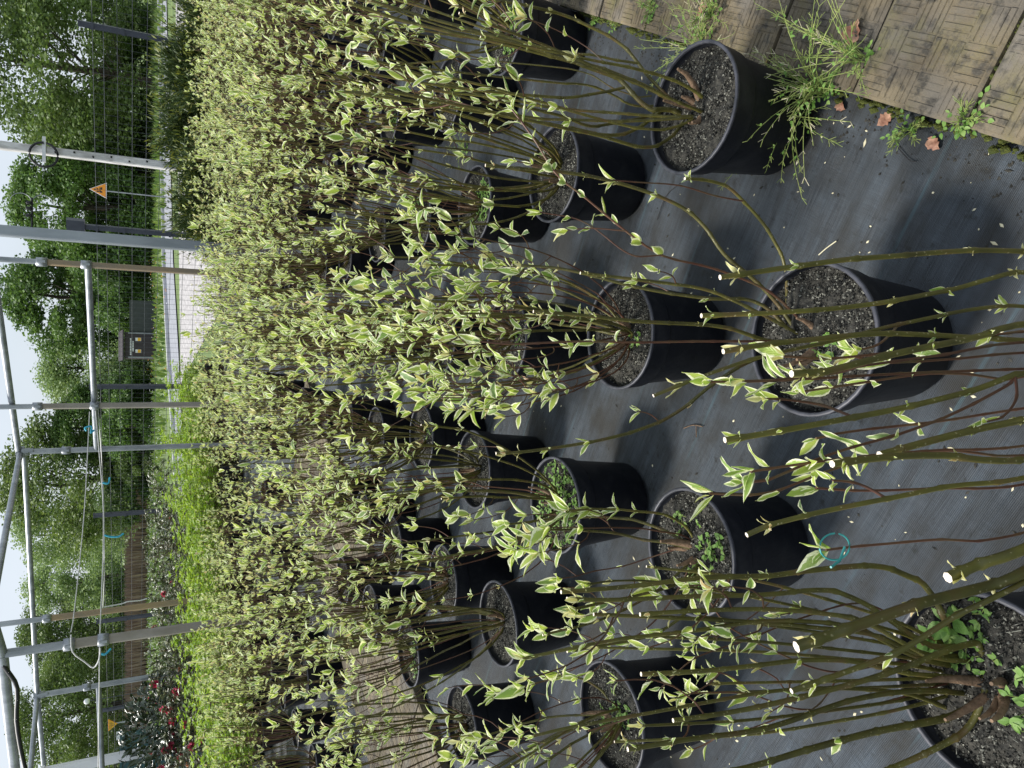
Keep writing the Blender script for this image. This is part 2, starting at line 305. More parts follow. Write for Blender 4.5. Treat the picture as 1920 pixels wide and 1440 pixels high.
M['pink'] = leafmat('pink_flower_petal', [(0, (0.5, 0.02, 0.085)), (0.6, (0.62, 0.05, 0.15)), (1, (0.7, 0.16, 0.26))], 0.45, 0.3, 1.1, None, vein=False)
M['peach'] = leafmat('peach_flower_petal', [(0, (0.7, 0.25, 0.14)), (1, (0.82, 0.5, 0.33))], 0.45, 0.3, 1.1, None, vein=False)
M['laurel'] = leafmat('glossy_laurel_leaf', [(0, (0.018, 0.032, 0.014)), (0.7, (0.032, 0.055, 0.022)), (1, (0.06, 0.09, 0.038))], 0.22, 0.06, 1.1, None, 0.7)
M['yew'] = leafmat('dark_yew_needle', [(0, (0.03, 0.055, 0.016)), (0.7, (0.055, 0.09, 0.025)), (1, (0.1, 0.135, 0.035))], 0.5, 0.1, 1.2, None, vein=False)
M['yewtip'] = leafmat('yellow_yew_tip', [(0, (0.13, 0.16, 0.025)), (1, (0.23, 0.25, 0.045))], 0.5, 0.25, 1.2, None, vein=False)

# ------------------------------------------------------------------ leaf templates
def leaf_tpl(rows, cols, wid=0.26, fold=0.28, bend=0.35, wave=0.0, ph=0.0, peak=0.78):
    t = np.linspace(0, 1, rows); a = np.linspace(-1, 1, cols)
    hw = wid * np.sin(math.pi * np.clip(t, 0, 1) ** peak) ** 0.85
    hw[0] = 0.012; hw[-1] = 0.004
    A, T = np.meshgrid(a, t)
    W = hw[:, None] * A
    Z = fold * np.abs(W) - bend * T ** 2 * 0.5 + wave * np.sin(T * 9 + ph + A * 1.5) * np.abs(A) * 0.06
    X = W + 0.02 * np.sin(T * 4 + ph)
    Y = T * (1 - 0.12 * bend * T)
    V = np.stack([X, Y, Z], -1).reshape(-1, 3)
    at = np.stack([np.abs(A), T, 0 * T], -1).reshape(-1, 3)
    i = np.arange(rows - 1)[:, None] * cols; j = np.arange(cols - 1)[None, :]
    F = np.stack([i + j, i + j + 1, i + cols + j + 1, i + cols + j], -1).reshape(-1, 4)
    return V, F, at
rg = random.Random(11)
LEAF_HI = [leaf_tpl(8, 5, rg.uniform(0.135, 0.235), rg.uniform(0.15, 0.75), rg.uniform(-0.5, 1.0), rg.uniform(0.2, 1.0), rg.uniform(0, 6), rg.uniform(0.72, 0.92)) for _ in range(12)]
LEAF_LO = [leaf_tpl(5, 3, rg.uniform(0.14, 0.24), rg.uniform(0.2, 0.6), rg.uniform(-0.2, 0.8), 0.4, rg.uniform(0, 6), rg.uniform(0.75, 0.9)) for _ in range(8)]
RHOMB = (np.array([(0, 0, 0), (0.5, 0.5, 0.12), (0, 1, 0), (-0.5, 0.5, 0.12)], float) * (0.8, 1, 1), np.array([(0, 1, 2, 3)]), np.array([(0.5, 0, 0)] * 4, float))
def basis(axis, nrm, s):
    y = unit(axis); z = np.asarray(nrm, float) - y * np.dot(nrm, y); z = unit(z); x = np.cross(y, z)
    return np.stack([x, y, z], 1) * s
def put(mb, tpl, P, R, rnd, mat=0):
    V, F, at = tpl
    a = at.copy(); a[:, 2] = rnd
    mb.add(V @ R.T + P, F, mat, a)
def scatter(mb, tpl, P, R, rnd, mat=0):       # many at once: P (n,3), R (n,3,3), rnd (n,)
    V, F, at = tpl; n = len(P); k = len(V)
    W = np.einsum('nij,kj->nki', R, V) + P[:, None, :]
    A = np.repeat(at[None], n, 0).copy(); A[:, :, 2] = rnd[:, None]
    FF = (F[None] + (np.arange(n) * k)[:, None, None]).reshape(-1, F.shape[1])
    mb.add(W.reshape(-1, 3), FF, mat, A.reshape(-1, 3))
def rand_rots(rs, n, size, up=0.0, out=None):
    ax = rs.normal(size=(n, 3)); nm = rs.normal(size=(n, 3)) + np.array((0, 0, up))
    if out is not None: nm = nm + out
    ax /= np.linalg.norm(ax, axis=1)[:, None]
    nm -= ax * (ax * nm).sum(1)[:, None]; nm /= np.linalg.norm(nm, axis=1)[:, None] + 1e-9
    x = np.cross(ax, nm)
    return np.stack([x, ax, nm], 2) * np.asarray(size).reshape(-1, 1, 1)

# ------------------------------------------------------------------ ground, paths, gravel, meadow
def sheet(name, pts, z, mat, kind='structure'):
    mb = MB(); mb.add([(p[0], p[1], 0) for p in pts], [tuple(range(len(pts)))], 0, None, False)
    return tag(mb.build(name, mat, None, (0, 0, z)), kind=kind)
sheet('terrain', [(-900, -60), (900, -60), (900, 1500), (-900, 1500)], -0.03, M['lawn'])
FA = np.array((5.23, 12.31)); FD = -N_DIR                                  # the fence line
def fpt(s, off=0.0): return FA + FD * s + E_DIR * off
a, b_ = fpt(-9, -0.3), fpt(24, -0.3)
sheet('ground_fabric', [(-12, -1.5), (9, -1.5), (a[0], a[1]), (b_[0], b_[1])], 0.0, M['fabric'])
a, b_, c_, d_ = fpt(-12, -0.3), fpt(4.2, -0.3), onz(338, 720, 0), onz(326, -200, 0)
sheet('gravel_bed', [a, b_, c_, d_], -0.012, M['gravel'])
rs = np.random.RandomState(5)
mb = MB()
for k in range(2600):
    u, v = rs.rand(), rs.rand() ** 1.6
    q = fpt(-5 + 9.5 * u, 0.2 + 9 * v); s = rs.uniform(0.04, 0.085) * (1 + v)
    V = np.array([(1, 0, 0), (-.2, .9, .1), (-.9, -.2, 0), (.1, -1, .05), (.1, .1, .8), (0, 0, -.5)]) * rs.uniform(0.6, 1.2, (6, 1)) * s
    t = rs.rand() * 6.3; V = V @ np.array([(math.cos(t), -math.sin(t), 0), (math.sin(t), math.cos(t), 0), (0, 0, 1)]).T
    mb.add(V + (q[0], q[1], 0.02), [(0, 1, 4), (1, 2, 4), (2, 3, 4), (3, 0, 4), (1, 0, 5), (2, 1, 5), (3, 2, 5), (0, 3, 5)], 0, None, False)
tag(mb.build('gravel_stones', M['stone']), 'loose white stones of the gravel bed beyond the wire fence', 'gravel', kind='stuff')
top = [onz(x, y, 0) for x, y in ((297, -200), (304, 200), (310, 490), (318, 640), (332, 860), (350, 1100))]
bot = [onz(x, y, 0) for x, y in ((308, -200), (317, 200), (325, 490), (334, 640), (345, 860), (364, 1100))]
mb = MB()
for i in range(5): mb.add([(*bot[i][:2], 0), (*top[i][:2], 0), (*top[i + 1][:2], 0), (*bot[i + 1][:2], 0)], [(0, 1, 2, 3)], 0, None, False)
tag(mb.build('pale_path', M['road'], None, (0, 0, 0.012)), kind='structure')
mb = MB()
for i in range(5):
    A, B = top[i][:2], top[i + 1][:2]; d = unit(B - A); n = np.array((-d[1], d[0])); h = np.linalg.norm(B - A) / 2
    mb.box((*((A + B) / 2), 0.05), (h, 0.13, 0.1), 0, [(d[0], n[0], 0), (d[1], n[1], 0), (0, 0, 1)])
tag(mb.build('kerb', M['kerb']), kind='structure')
# meadow grass and flowers
mb = MB(); n = 16000
yy = 18 + 80 * rs.rand(n) ** 1.25; xx = yy * rs.uniform(-0.62, 0.55, n)
keep = ~((yy < 38) & (xx > -3.5 - 0.05 * yy)); P = np.stack([xx, yy, np.zeros(n) - 0.03], 1)[keep]; m_ = len(P)
ax = rs.normal(size=(m_, 3)) * 0.25 + (0, 0, 1); ax /= np.linalg.norm(ax, axis=1)[:, None]; nm = rs.normal(size=(m_, 3)) * (1, 1, .1); x_ = np.cross(ax, nm); x_ /= np.linalg.norm(x_, axis=1)[:, None]; nm = np.cross(x_, ax)
R = np.stack([x_ * rs.uniform(0.1, 0.25, (m_, 1)), ax * rs.uniform(0.18, 0.45, (m_, 1)), nm * 0.1], 2)
scatter(mb, RHOMB, P, R, rs.rand(m_))
tag(mb.build('meadow_grass', M['grass']), 'rough green meadow grass beyond the fence', 'grass', kind='stuff')
mb = MB()
for k in range(900):
    yp = rs.uniform(480, 1290); Y = rs.uniform(56, 64) if rs.rand() < 0.6 else rs.uniform(30, 64)
    x = (720 - yp) / FPX * Y / 1.127
    s = rs.uniform(0.02, 0.05); mb.lathe([(0, s * .7), (s, .3 * s), (s * .8, 0), (0, -s * .3)], 5, 0 if yp > 720 or rs.rand() < 0.5 else 1, (x, Y, rs.uniform(0.1, 0.4)))
tag(mb.build('meadow_flowers', [M['white'], M['orange']]), 'white and orange flower heads dotted along the far meadow', 'flowers', kind='stuff')

# paving slabs with basket-weave ribs
def slab_mesh(seed):
    r = random.Random(seed); mb = MB(); h = 0.1445; t = 0.045
    mb.add([(-h, -h, 0), (h, -h, 0), (h, h, 0), (-h, h, 0), (-h, -h, t), (h, -h, t), (h, h, t), (-h, h, t), (-h + .006, -h + .006, t + .004), (h - .006, -h + .006, t + .004), (h - .006, h - .006, t + .004), (-h + .006, h - .006, t + .004)],
           [(0, 1, 5, 4), (1, 2, 6, 5), (2, 3, 7, 6), (3, 0, 4, 7), (4, 5, 9, 8), (5, 6, 10, 9), (6, 7, 11, 10), (7, 4, 8, 11), (8, 9, 10, 11)], 0, None, False)
    nb = 4; w_ = (2 * h - 0.014) / nb
    for i in range(nb):
        for j in range(nb):
            cx = -h + 0.007 + (i + .5) * w_; cy = -h + 0.007 + (j + .5) * w_
            for k in range(5):
                o = (k - 2) * w_ / 5.0; L_ = w_ / 2 * r.uniform(0.93, 0.985); W = w_ / 5 * r.uniform(0.31, 0.4); z0 = t + 0.0035; z1 = t + 0.004 + r.uniform(0.0008, 0.003)
                q = [(-L_, -W - .0015, z0), (L_, -W - .0015, z0), (L_, W + .0015, z0), (-L_, W + .0015, z0), (-L_ + .002, -W, z1), (L_ - .002, -W, z1), (L_ - .002, W, z1), (-L_ + .002, W, z1)]
                q = [(x, y + o, z) for x, y, z in q]
                if (i + j) % 2: q = [(-y, x, z) for x, y, z in q]
                mb.add([(x + cx, y + cy, z) for x, y, z in q], [(4, 5, 6, 7), (0, 1, 5, 4), (1, 2, 6, 5), (2, 3, 7, 6), (3, 0, 4, 7)], 0, None, False)
    return mb.mesh('paving_slab', M['slab'])
SLABS = [slab_mesh(i) for i in range(5)]
def paving(name, n0, n1, s0, s1, seed):
    r = random.Random(seed)
    pts = [E_DIR * s + N_DIR * n for s, n in ((s0, n0 + .01), (s0, n1), (s1, n1), (s1, n0 + .01))]
    base = sheet(name, pts, 0.006, M['earth'])
    pitch = 0.297
    s = s0
    while s < s1 - 0.1:
        n = n0
        while n < n1 - 0.1:
            c = E_DIR * (s + pitch / 2) + N_DIR * (n + pitch / 2)
            o = link('paving_slab', SLABS[r.randrange(5)], base, (c[0], c[1], r.uniform(0, 0.006)))
            o.rotation_euler = (r.uniform(-.012, .012), r.uniform(-.012, .012), ANG_N + r.choice((0, 1, 2, 3)) * math.pi / 2 + r.uniform(-.012, .012))
            n += pitch
        s += pitch
    return base
pv = paving('paved_path', -0.03, 1.16, 0.995 - 4 * 0.297, 0.995 + 9 * 0.297, 3); pv['label'] = 'ribbed concrete slab path beside the dogwood bed'
pv2 = paving('middle_path', -4.78, -3.6, 1.2, 6.0, 4); pv2['label'] = 'narrow slab path between two dogwood beds'
def epos(s, n): q = E_DIR * s + N_DIR * n; return np.array((q[0], q[1], 0.0))
# moss in the joints of the near path
mb = MB(); r = random.Random(8)
for k in range(-3, 9):
    s = 0.995 + 0.297 * k
    if k in (0, 3, 4, -1):
        for q in range(90):
            p = epos(s + r.gauss(0, .005), r.uniform(-0.02, 0.32)); h = r.uniform(0.004, 0.011)
            mb.add(np.array([(1, 0, -1), (-.5, .87, -1), (-.5, -.87, -1), (0, 0, 1)]) * h * r.uniform(.7, 1.4) + p + (0, 0, 0.046), [(0, 1, 3), (1, 2, 3), (2, 0, 3)])
for q in range(700):
    p = epos(r.uniform(0.2, 3.4), -0.035 + r.gauss(0, .006)); h = r.uniform(0.003, 0.010)
    if math.sin(p[0] * 9) + r.uniform(-1, 1) > 0.2: continue
    mb.add(np.array([(1, 0, -1), (-.5, .87, -1), (-.5, -.87, -1), (0, 0, 1)]) * h * r.uniform(.7, 1.5) + p + (0, 0, r.uniform(0.004, 0.035)), [(0, 1, 3), (1, 2, 3), (2, 0, 3)])
tag(mb.build('joint_moss', M['moss']), 'dark green moss in the joints and along the edge of the ribbed slabs', 'moss', kind='stuff')

# ------------------------------------------------------------------ pots and soil
PH = 0.29
def pot_mesh():
    mb = MB(); mb.lathe([(0.0, 0.004), (0.112, 0.004), (0.122, 0.014), (0.141, 0.222), (0.142, 0.226), (0.1475, 0.2265), (0.1485, 0.2305), (0.1545, 0.2845), (0.1545, 0.2865)], 40)
    mb.lathe([(0.1475, 0.286), (0.1465, 0.262), (0.0, 0.255)], 40)
    return mb.mesh('pot', M['pot'])
def lip_mesh():
    mb = MB(); mb.lathe([(0.1548, 0.2845), (0.1565, 0.2868), (0.1565, 0.2905), (0.1552, 0.2925), (0.1495, 0.2925), (0.148, 0.2905), (0.1478, 0.2855)], 40); return mb.mesh('rim', M['lip'])
def soil_mesh(seed, grit):
    rs = np.random.RandomState(seed); mb = MB(); rings, k = 9, 26
    V = [(0, 0, 0.272)]
    for i in range(1, rings + 1):
        rr = 0.147 * i / rings
        for j in range(k):
            t = 2 * math.pi * j / k; z = 0.272 - 0.006 * (i / rings) ** 2 + rs.normal() * 0.0038
            V.append((rr * math.cos(t), rr * math.sin(t), z))
    F = []
    mb.add(V, [(0, 1 + j, 1 + (j + 1) % k) for j in range(k)])
    for i in range(rings - 1):
        for j in range(k):
            a = 1 + i * k; F.append((a + j, a + k + j, a + k + (j + 1) % k, a + (j + 1) % k))
    mb2 = MB(); mb2.add(V, F); mb2.add(V, [(0, 1 + j, 1 + (j + 1) % k) for j in range(k)])
    n = grit
    rr = 0.145 * np.sqrt(rs.rand(n)); th = rs.rand(n) * 6.283
    P = np.stack([rr * np.cos(th), rr * np.sin(th), 0.2735 - 0.006 * (rr / .147) ** 2 + rs.rand(n) * 0.003], 1)
    size = rs.uniform(0.0014, 0.0038, n); big = rs.rand(n) < .1; size[big] *= 1.5
    R = rand_rots(rs, n, size, 1.2)
    tet = (np.array([(1, 0, -.3), (-.5, .8, -.3), (-.5, -.8, -.3), (.1, .1, .55)]), np.array([(0, 1, 3), (1, 2, 3), (2, 0, 3)]), np.zeros((4, 3)))
    lt = rs.rand(n) < 0.42
    scatter(mb2, tet, P[lt], R[lt], rs.rand(lt.sum()), 1); scatter(mb2, tet, P[~lt], R[~lt], rs.rand((~lt).sum()), 0)
    for q in range(10 if grit > 500 else 0):                                # straws and fibres
        t0 = rs.rand() * 6.28; p = np.array((rs.uniform(-.1, .1), rs.uniform(-.1, .1), 0.277)); l = rs.uniform(.01, .035)
        d = np.array((math.cos(t0), math.sin(t0), rs.uniform(-.05, .25)))
        mb2.tube([p, p + d * l * .5 + (0, 0, .002), p + d * l], 0.0007, 4, 1)
    return mb2.mesh('soil', [M['soil'], M['grit']])
POT, LIP = pot_mesh(), lip_mesh()
SOIL_HI = [soil_mesh(i, 3600) for i in range(4)]; SOIL_LO = [soil_mesh(20 + i, 350) for i in range(3)]
def add_pot(root, hi, r):
    p = link('pot', POT, root); link('rim', LIP, p)
    s = link('soil', (SOIL_HI if hi else SOIL_LO)[r.randrange(4 if hi else 3)], root); s.rotation_euler.z = r.uniform(0, 6.28)

def weed_clump(seed, n, rad, h, size, cover=0.0):
    rs = np.random.RandomState(seed); mb = MB()
    for k in range(n):
        t = rs.rand() * 6.28; q = rad * math.sqrt(rs.rand()); base = np.array((q * math.cos(t), q * math.sin(t), 0)); hh = h * rs.uniform(0.3, 1)
        tip = base + (rs.normal() * .012, rs.normal() * .012, hh)
        mb.tube([base, (base + tip) / 2 + (rs.normal() * .003, rs.normal() * .003, 0), tip], 0.0008, 4, 1)
        for i in range(rs.randint(3, 6)):
            a = rs.rand() * 6.28; d = np.array((math.cos(a), math.sin(a), rs.uniform(0.0, 0.7))); p = base + (tip - base) * rs.uniform(0.5, 1)
            put(mb, LEAF_LO[rs.randint(8)], p, basis(d, (0, 0, 1), size * rs.uniform(0.6, 1.3)) * np.array((1.5, 1, 1)), rs.rand())
    return mb.mesh('weed', [M['weed'], M['pod']])
WEED = {'dense': weed_clump(1, 120, 0.135, 0.03, 0.0145), 'patch': weed_clump(2, 20, 0.045, 0.022, 0.013), 'few': weed_clump(3, 6, 0.03, 0.016, 0.012), 'lush': weed_clump(4, 26, 0.045, 0.055, 0.02), 'big': weed_clump(5, 4, 0.02, 0.03, 0.032)}

# ------------------------------------------------------------------ dogwood plants
def bez(p0, p1, p2, p3, n):
    t = np.linspace(0, 1, n)[:, None]
    return (1 - t) ** 3 * p0 + 3 * (1 - t) ** 2 * t * p1 + 3 * (1 - t) * t * t * p2 + t ** 3 * p3
def catmull(P, n):
    P = np.asarray(P, float); P = np.vstack([2 * P[0] - P[1], P, 2 * P[-1] - P[-2]]); out = []
    m = len(P) - 3; per = max(3, n // m)
    for i in range(m):
        a, b, c, d = P[i:i + 4]
        for t in np.linspace(0, 1, per, endpoint=(i == m - 1)):
            out.append(0.5 * (2 * b + (c - a) * t + (2 * a - 5 * b + 4 * c - d) * t * t + (3 * b - a - 3 * c + d) * t ** 3))
    return np.array(out)
def frame(T, r):
    ref = np.array((0, 0, 1.0)) if abs(T[2]) < 0.9 else np.array((1.0, 0, 0))
    a = unit(np.cross(T, ref)); b = np.cross(T, a); th = r.uniform(0, 6.28)
    return a * math.cos(th) + b * math.sin(th)
def pair(lv, P, T, r, size, m, ang=(0.5, 1.0), four=False, D=None):
    D = frame(T, r) if D is None else D; D2 = np.cross(T, D)
    for q, d in enumerate((D, -D) + ((D2, -D2) if four else ())):
        if r.random() < 0.1: continue
        al = r.uniform(*ang); ax = T * math.cos(al) + d * math.sin(al) + np.array((r.gauss(0, .12), r.gauss(0, .12), r.gauss(0, .12)))
        nm = T * math.sin(al) - d * math.cos(al) + np.array((r.gauss(0, .3), r.gauss(0, .3), r.gauss(0, .3)))
        lv.append((P + d * 0.002, ax, nm, size * r.uniform(0.7, 1.2) * (0.75 if q > 1 else 1), r.random(), m))
def dress(path, r, kind, leafy, cut, t0=0.35, big=1.0, tw=0.5, out=None):
    """nodes with leaf pairs along a stem; returns the stem record and any twigs."""
    seg = np.linalg.norm(np.diff(path, axis=0), axis=1); cs = np.concatenate([[0], np.cumsum(seg)]); Ltot = cs[-1]
    def at(s): return np.array([np.interp(s, cs, path[:, i]) for i in range(3)])
    def tan(s): return unit(at(min(Ltot, s + .01)) - at(max(0, s - .01)))
    lv, extra, nodes = [], [], []
    s = r.uniform(0.02, 0.06)
    while s < Ltot - 0.012:
        t = s / Ltot; nodes.append(s)
        if t > t0:
            u = r.random(); P, T = at(s), tan(s)
            if kind == 'twig':
                if u < 0.8: pair(lv, P, T, r, r.uniform(0.026, 0.046) * big, 0)
            elif u < tw * 0.30 * leafy and t > 0.45:
                D = frame(T, r); Lg = r.uniform(0.05, 0.2) * min(1.3, 0.6 + 0.4 * leafy)
                e = P + D * Lg * r.uniform(0.3, 0.55) + np.array((0, 0, Lg * 0.85)); tp = bez(P, P + D * Lg * .25 + (0, 0, .1 * Lg), e - (0, 0, .4 * Lg), e, 6)
                extra.append(dress(tp, r, 'twig', leafy, False, 0.35, big)[0])
            elif u < 0.62: pair(lv, P, T, r, r.uniform(0.014, 0.027) * (1 + 0.6 * max(0, leafy - 1)), 1 if r.random() < 0.5 else 0, (0.2, 0.75), r.random() < 0.45)
            elif u < 0.62 + 0.24 * leafy: pair(lv, P, T, r, r.uniform(0.026, 0.046) * big, 0, (0.25, 0.8), True)
        s += r.uniform(0.055, 0.09) if kind != 'twig' else r.uniform(0.03, 0.06)
    T = tan(Ltot)
    if cut:
        q = Ltot - r.uniform(0.012, 0.025); pair(lv, at(q), tan(q), r, r.uniform(0.02, 0.034), 1 if r.random() < .6 else 0, (0.3, 0.7), True); nodes.append(q)
    else:
        pair(lv, at(Ltot - .004), T, r, r.uniform(0.03, 0.05) * big, 0, (0.3, 0.9)); pair(lv, at(Ltot), T, r, r.uniform(0.02, 0.034) * big, 0 if r.random() < .7 else 1, (0.15, 0.5))
    rec = dict(path=path, cs=cs, nodes=nodes, lv=lv, kind=kind, cut=cut)
    return rec, extra
def gen_dogwood(seed, H=0.72, n=15, leafy=1.0, lean=(0, 0), spread=0.11, big=1.0, npts=9, pthin=0.26):
    r = random.Random(seed); out = []; r0 = []
    for k in range(n):
        th = r.uniform(0, 6.28); b = 0.028 * math.sqrt(r.random()); p0 = np.array((b * math.cos(th), b * math.sin(th), 0.262))
        th2 = th + r.gauss(0, 0.5); o = np.array((math.cos(th2), math.sin(th2), 0)); h = H * r.uniform(0.72, 1.08)
        sprd = spread * r.uniform(0.3, 1.5); e = p0 + o * sprd + np.array((lean[0] * h, lean[1] * h, h)) + np.array((r.gauss(0, .03), r.gauss(0, .03), 0))
        p1 = p0 + o * sprd * r.uniform(0.5, 1.1) + (0, 0, h * r.uniform(.08, .2)); p2 = e - np.array((lean[0] * .3 * h, lean[1] * .3 * h, h * r.uniform(.3, .5))) + o * r.gauss(0, .02)
        path = bez(p0, p1, p2, e, npts); path[2:-1] += np.array([[r.gauss(0, .0018), r.gauss(0, .0018), 0] for _ in range(npts - 3)])
        kd = 'stem' if r.random() > pthin else 'thin'
        rec, ex = dress(path, r, kd, leafy, r.random() < 0.5, 0.46 if leafy < 2 else 0.38, big, 1.0)
        rec['r'] = (r.uniform(.0030, .0044), r.uniform(.0021, .003)) if kd == 'stem' else (r.uniform(.002, .0027), .0012)
        out.append(rec)
        for x in ex: x['r'] = (0.0014, 0.0009); out.append(x)
    return out
def stem_to(mb, rec, k, fine):
    P = rec['path']; cs = rec['cs']; r0, r1 = rec['r']
    if fine:
        ss = set(np.linspace(0, cs[-1], max(len(P), int(cs[-1] / 0.03))).tolist())
        for q in rec['nodes']: ss.update((max(0, q - .004), q, min(cs[-1], q + .004)))
        ss = np.array(sorted(ss)); ss = ss[np.concatenate([[True], np.diff(ss) > 1e-4])]
        P2 = np.stack([np.interp(ss, cs, P[:, i]) for i in range(3)], 1)
        if len(P) > 3:                                                     # smooth the polyline
            P2[1:-1] = 0.25 * P2[:-2] + 0.5 * P2[1:-1] + 0.25 * P2[2:]
        rr = r0 + (r1 - r0) * ss / cs[-1]; nd = np.array(rec['nodes'] or [9])
        rr = rr * (1 + 0.28 * (np.abs(ss[:, None] - nd[None]).min(1) < 0.002))
    else: P2 = P; rr = r0 + (r1 - r0) * cs / cs[-1]
    mb.tube(P2, rr, k, {'stem': 0, 'thin': 1 if rec['r'][0] < .0026 else 0, 'twig': 1}[rec['kind']], None, True, 2 if rec['cut'] else None)
SM = [M['olive'], M['twig'], M['cut']]
LEAFOBJ = []
for mi in (0, 1):
    lst = []
    for q, t in enumerate(LEAF_HI):
        mb = MB(); a_ = t[2].copy(); a_[:, 2] = q / 12.0; mb.add(t[0], t[1], 0, a_); lst.append(mb.mesh('leaf', M['leaf' if mi == 0 else 'bud']))
    LEAFOBJ.append(lst)
def stump(mb, seed):
    r = random.Random(seed)
    for k in range(r.randint(4, 6)):
        th = r.uniform(0, 6.28); d = np.array((math.cos(th), math.sin(th), 0)); p = d * .006 + (0, 0, 0.25); h = r.uniform(.04, .11); e = p + d * h * r.uniform(.3, .8) + (0, 0, h)
        P = bez(p, p + d * .01 + (0, 0, .015), e - (0, 0, h * .5), e, 6); mb.tube(P, np.array([.0105, .0098, .0085, .007, .0055, .003]) * r.uniform(.75, 1.1), 8)
NLEAF = [0]
def plant_individual(root, stems, seed, cap=300):
    r = random.Random(seed); mb = MB(); stump(mb, seed); mb.build('woody_base', M['wood'], root); cnt = 0; rest = MB()
    stems = sorted(stems, key=lambda q: -len(q['lv']))
    for rec in stems:
        mb = MB(); stem_to(mb, rec, 7, True); so_ = mb.build('stem', SM, root)
        for (P, ax, nm, s, rv, m) in rec['lv']:
            if cnt >= cap:
                put(rest, LEAF_LO[int(rv * 7.99)], P, basis(ax, nm, s), rv, m); continue
            o = link('leaf', LEAFOBJ[m][int(rv * 11.99)], so_); R = basis(ax, nm, s)
            mt = Matrix([list(R[i]) + [P[i]] for i in range(3)] + [[0, 0, 0, 1]]); o.matrix_basis = mt; cnt += 1; NLEAF[0] += 1
    if rest.n: rest.build('foliage', [M['leaf'], M['bud']], root)['kind'] = 'stuff'
def joined_meshes(stems, seed, hi=False):
    mb = MB(); fl = MB(); stump(mb, seed)
    for i in range(len(mb.A)): pass
    mb.F = {k: [(F, 3, s) for F, m, s in v] for k, v in mb.F.items()}
    for rec in stems:
        stem_to(mb, rec, 5, False)
        for (P, ax, nm, s, rv, m) in rec['lv']: put(fl, LEAF_LO[int(rv * 7.99)], P, basis(ax, nm, s * 1.08), rv, m)
    return mb.mesh('stems', SM + [M['wood']]), fl.mesh('foliage', [M['leaf'], M['bud']])
FAR = []
for k in range(14):
    lf = (1.0, 1.3, 0.8, 1.6, 1.1)[k % 5]
    FAR.append(joined_meshes(gen_dogwood(500 + k, 0.60 + 0.03 * (k % 3), 30 + k % 5, lf * 0.62, (random.Random(k).gauss(0, .1), random.Random(k + 50).gauss(0, .1)), 0.2, 0.98, 9, 0.55), 500 + k))

# measured positions of the pots one can see
SEEN = {'P1': (0.67, 1.38), 'P2': (0.68, 2.04), 'P3': (1.29, 2.39), 'P4': (0.71, 2.65), 'P5': (0.78, 3.28), 'P6': (0.14, 1.68), 'P7': (0.09, 1.03), 'P8': (-0.49, 0.69),
        'P9': (-0.39, 2.03), 'P10': (-0.41, 1.39), 'P11': (-0.89, 2.44), 'P12': (-0.95, 1.72), 'P13': (-0.86, 2.98), 'P14': (-1.33, 3.43), 'P15': (-1.27, 4.69), 'P16': (-1.30, 4.07),
        'P17': (-0.34, 2.66), 'P18': (0.17, 2.37), 'P19': (-0.25, 3.25), 'P20': (1.25, 2.93), 'P21': (1.42, 3.73), 'P22': (1.40, 4.28), 'P23': (-1.41, 2.78), 'Q0': (0.05, 0.38)}
WHERE = {'P1': 'dogwood in black pot with bare gritty soil, touching the ribbed paving at the weeds', 'P2': 'dogwood in black pot just behind the gritty pot by the paving',
         'P3': 'dogwood in black pot by the paving at the top edge, green weeds on its soil', 'P4': 'dogwood with forked arching stems, white-leaved weeds on the soil of its pot',
         'P5': 'dogwood behind the pot with white-leaved weeds, green weed on its soil', 'P6': 'densely leafy dogwood in black pot in the middle of the bed',
         'P7': 'dogwood with widely arching stems, nearest whole pot in the middle of the bed', 'P8': 'nearest dogwood in the lower right corner, gnarled base and green weeds in its pot',
         'P9': 'dogwood in black pot whose soil is covered in green weeds', 'P10': 'dogwood with large white-edged leaves, small weeds and grass on its soil',
         'P11': 'dogwood in black pot with bare soil nearest the middle path, forked brown stems', 'P12': 'leafy leaning dogwood, grass tuft in its pot at the bottom edge',
         'P17': 'dogwood in black pot directly behind the weed-covered pot', 'P18': 'dogwood in black pot directly behind the densely leafy middle one',
         'Q0': 'dogwood cut off by the right edge, long cut olive stems close to the lens'}
o0 = np.array((0.09, 1.03)); va, vb = np.array((0.56, 0.33)), np.array((0.04, 0.65))
spots = [(k, np.array(v)) for k, v in SEEN.items()]
r = random.Random(77)
for i in range(-26, 27):
    for j in range(-22, 28):
        q = o0 + i * va + j * vb + np.array((r.gauss(0, .02), r.gauss(0, .02))); nn = q @ N_DIR
        if nn > -0.08 or q[1] < 0.3 or q[1] > 8.6 + 0.1 * q[0]: continue
        if (-5.0 < nn < -3.42 and q @ E_DIR < 5.7) or nn < -6.3: continue
        if min(np.linalg.norm(q - s[1]) for s in spots) < 0.33: continue
        vis = False
        for z in (0.0, 0.3, 0.6, 1.0):
            pr = proj((q[0], q[1], z))
            if pr and -40 < pr[0] < 2000 and -110 < pr[1] < 1550: vis = True
        if vis: spots.append((None, q))

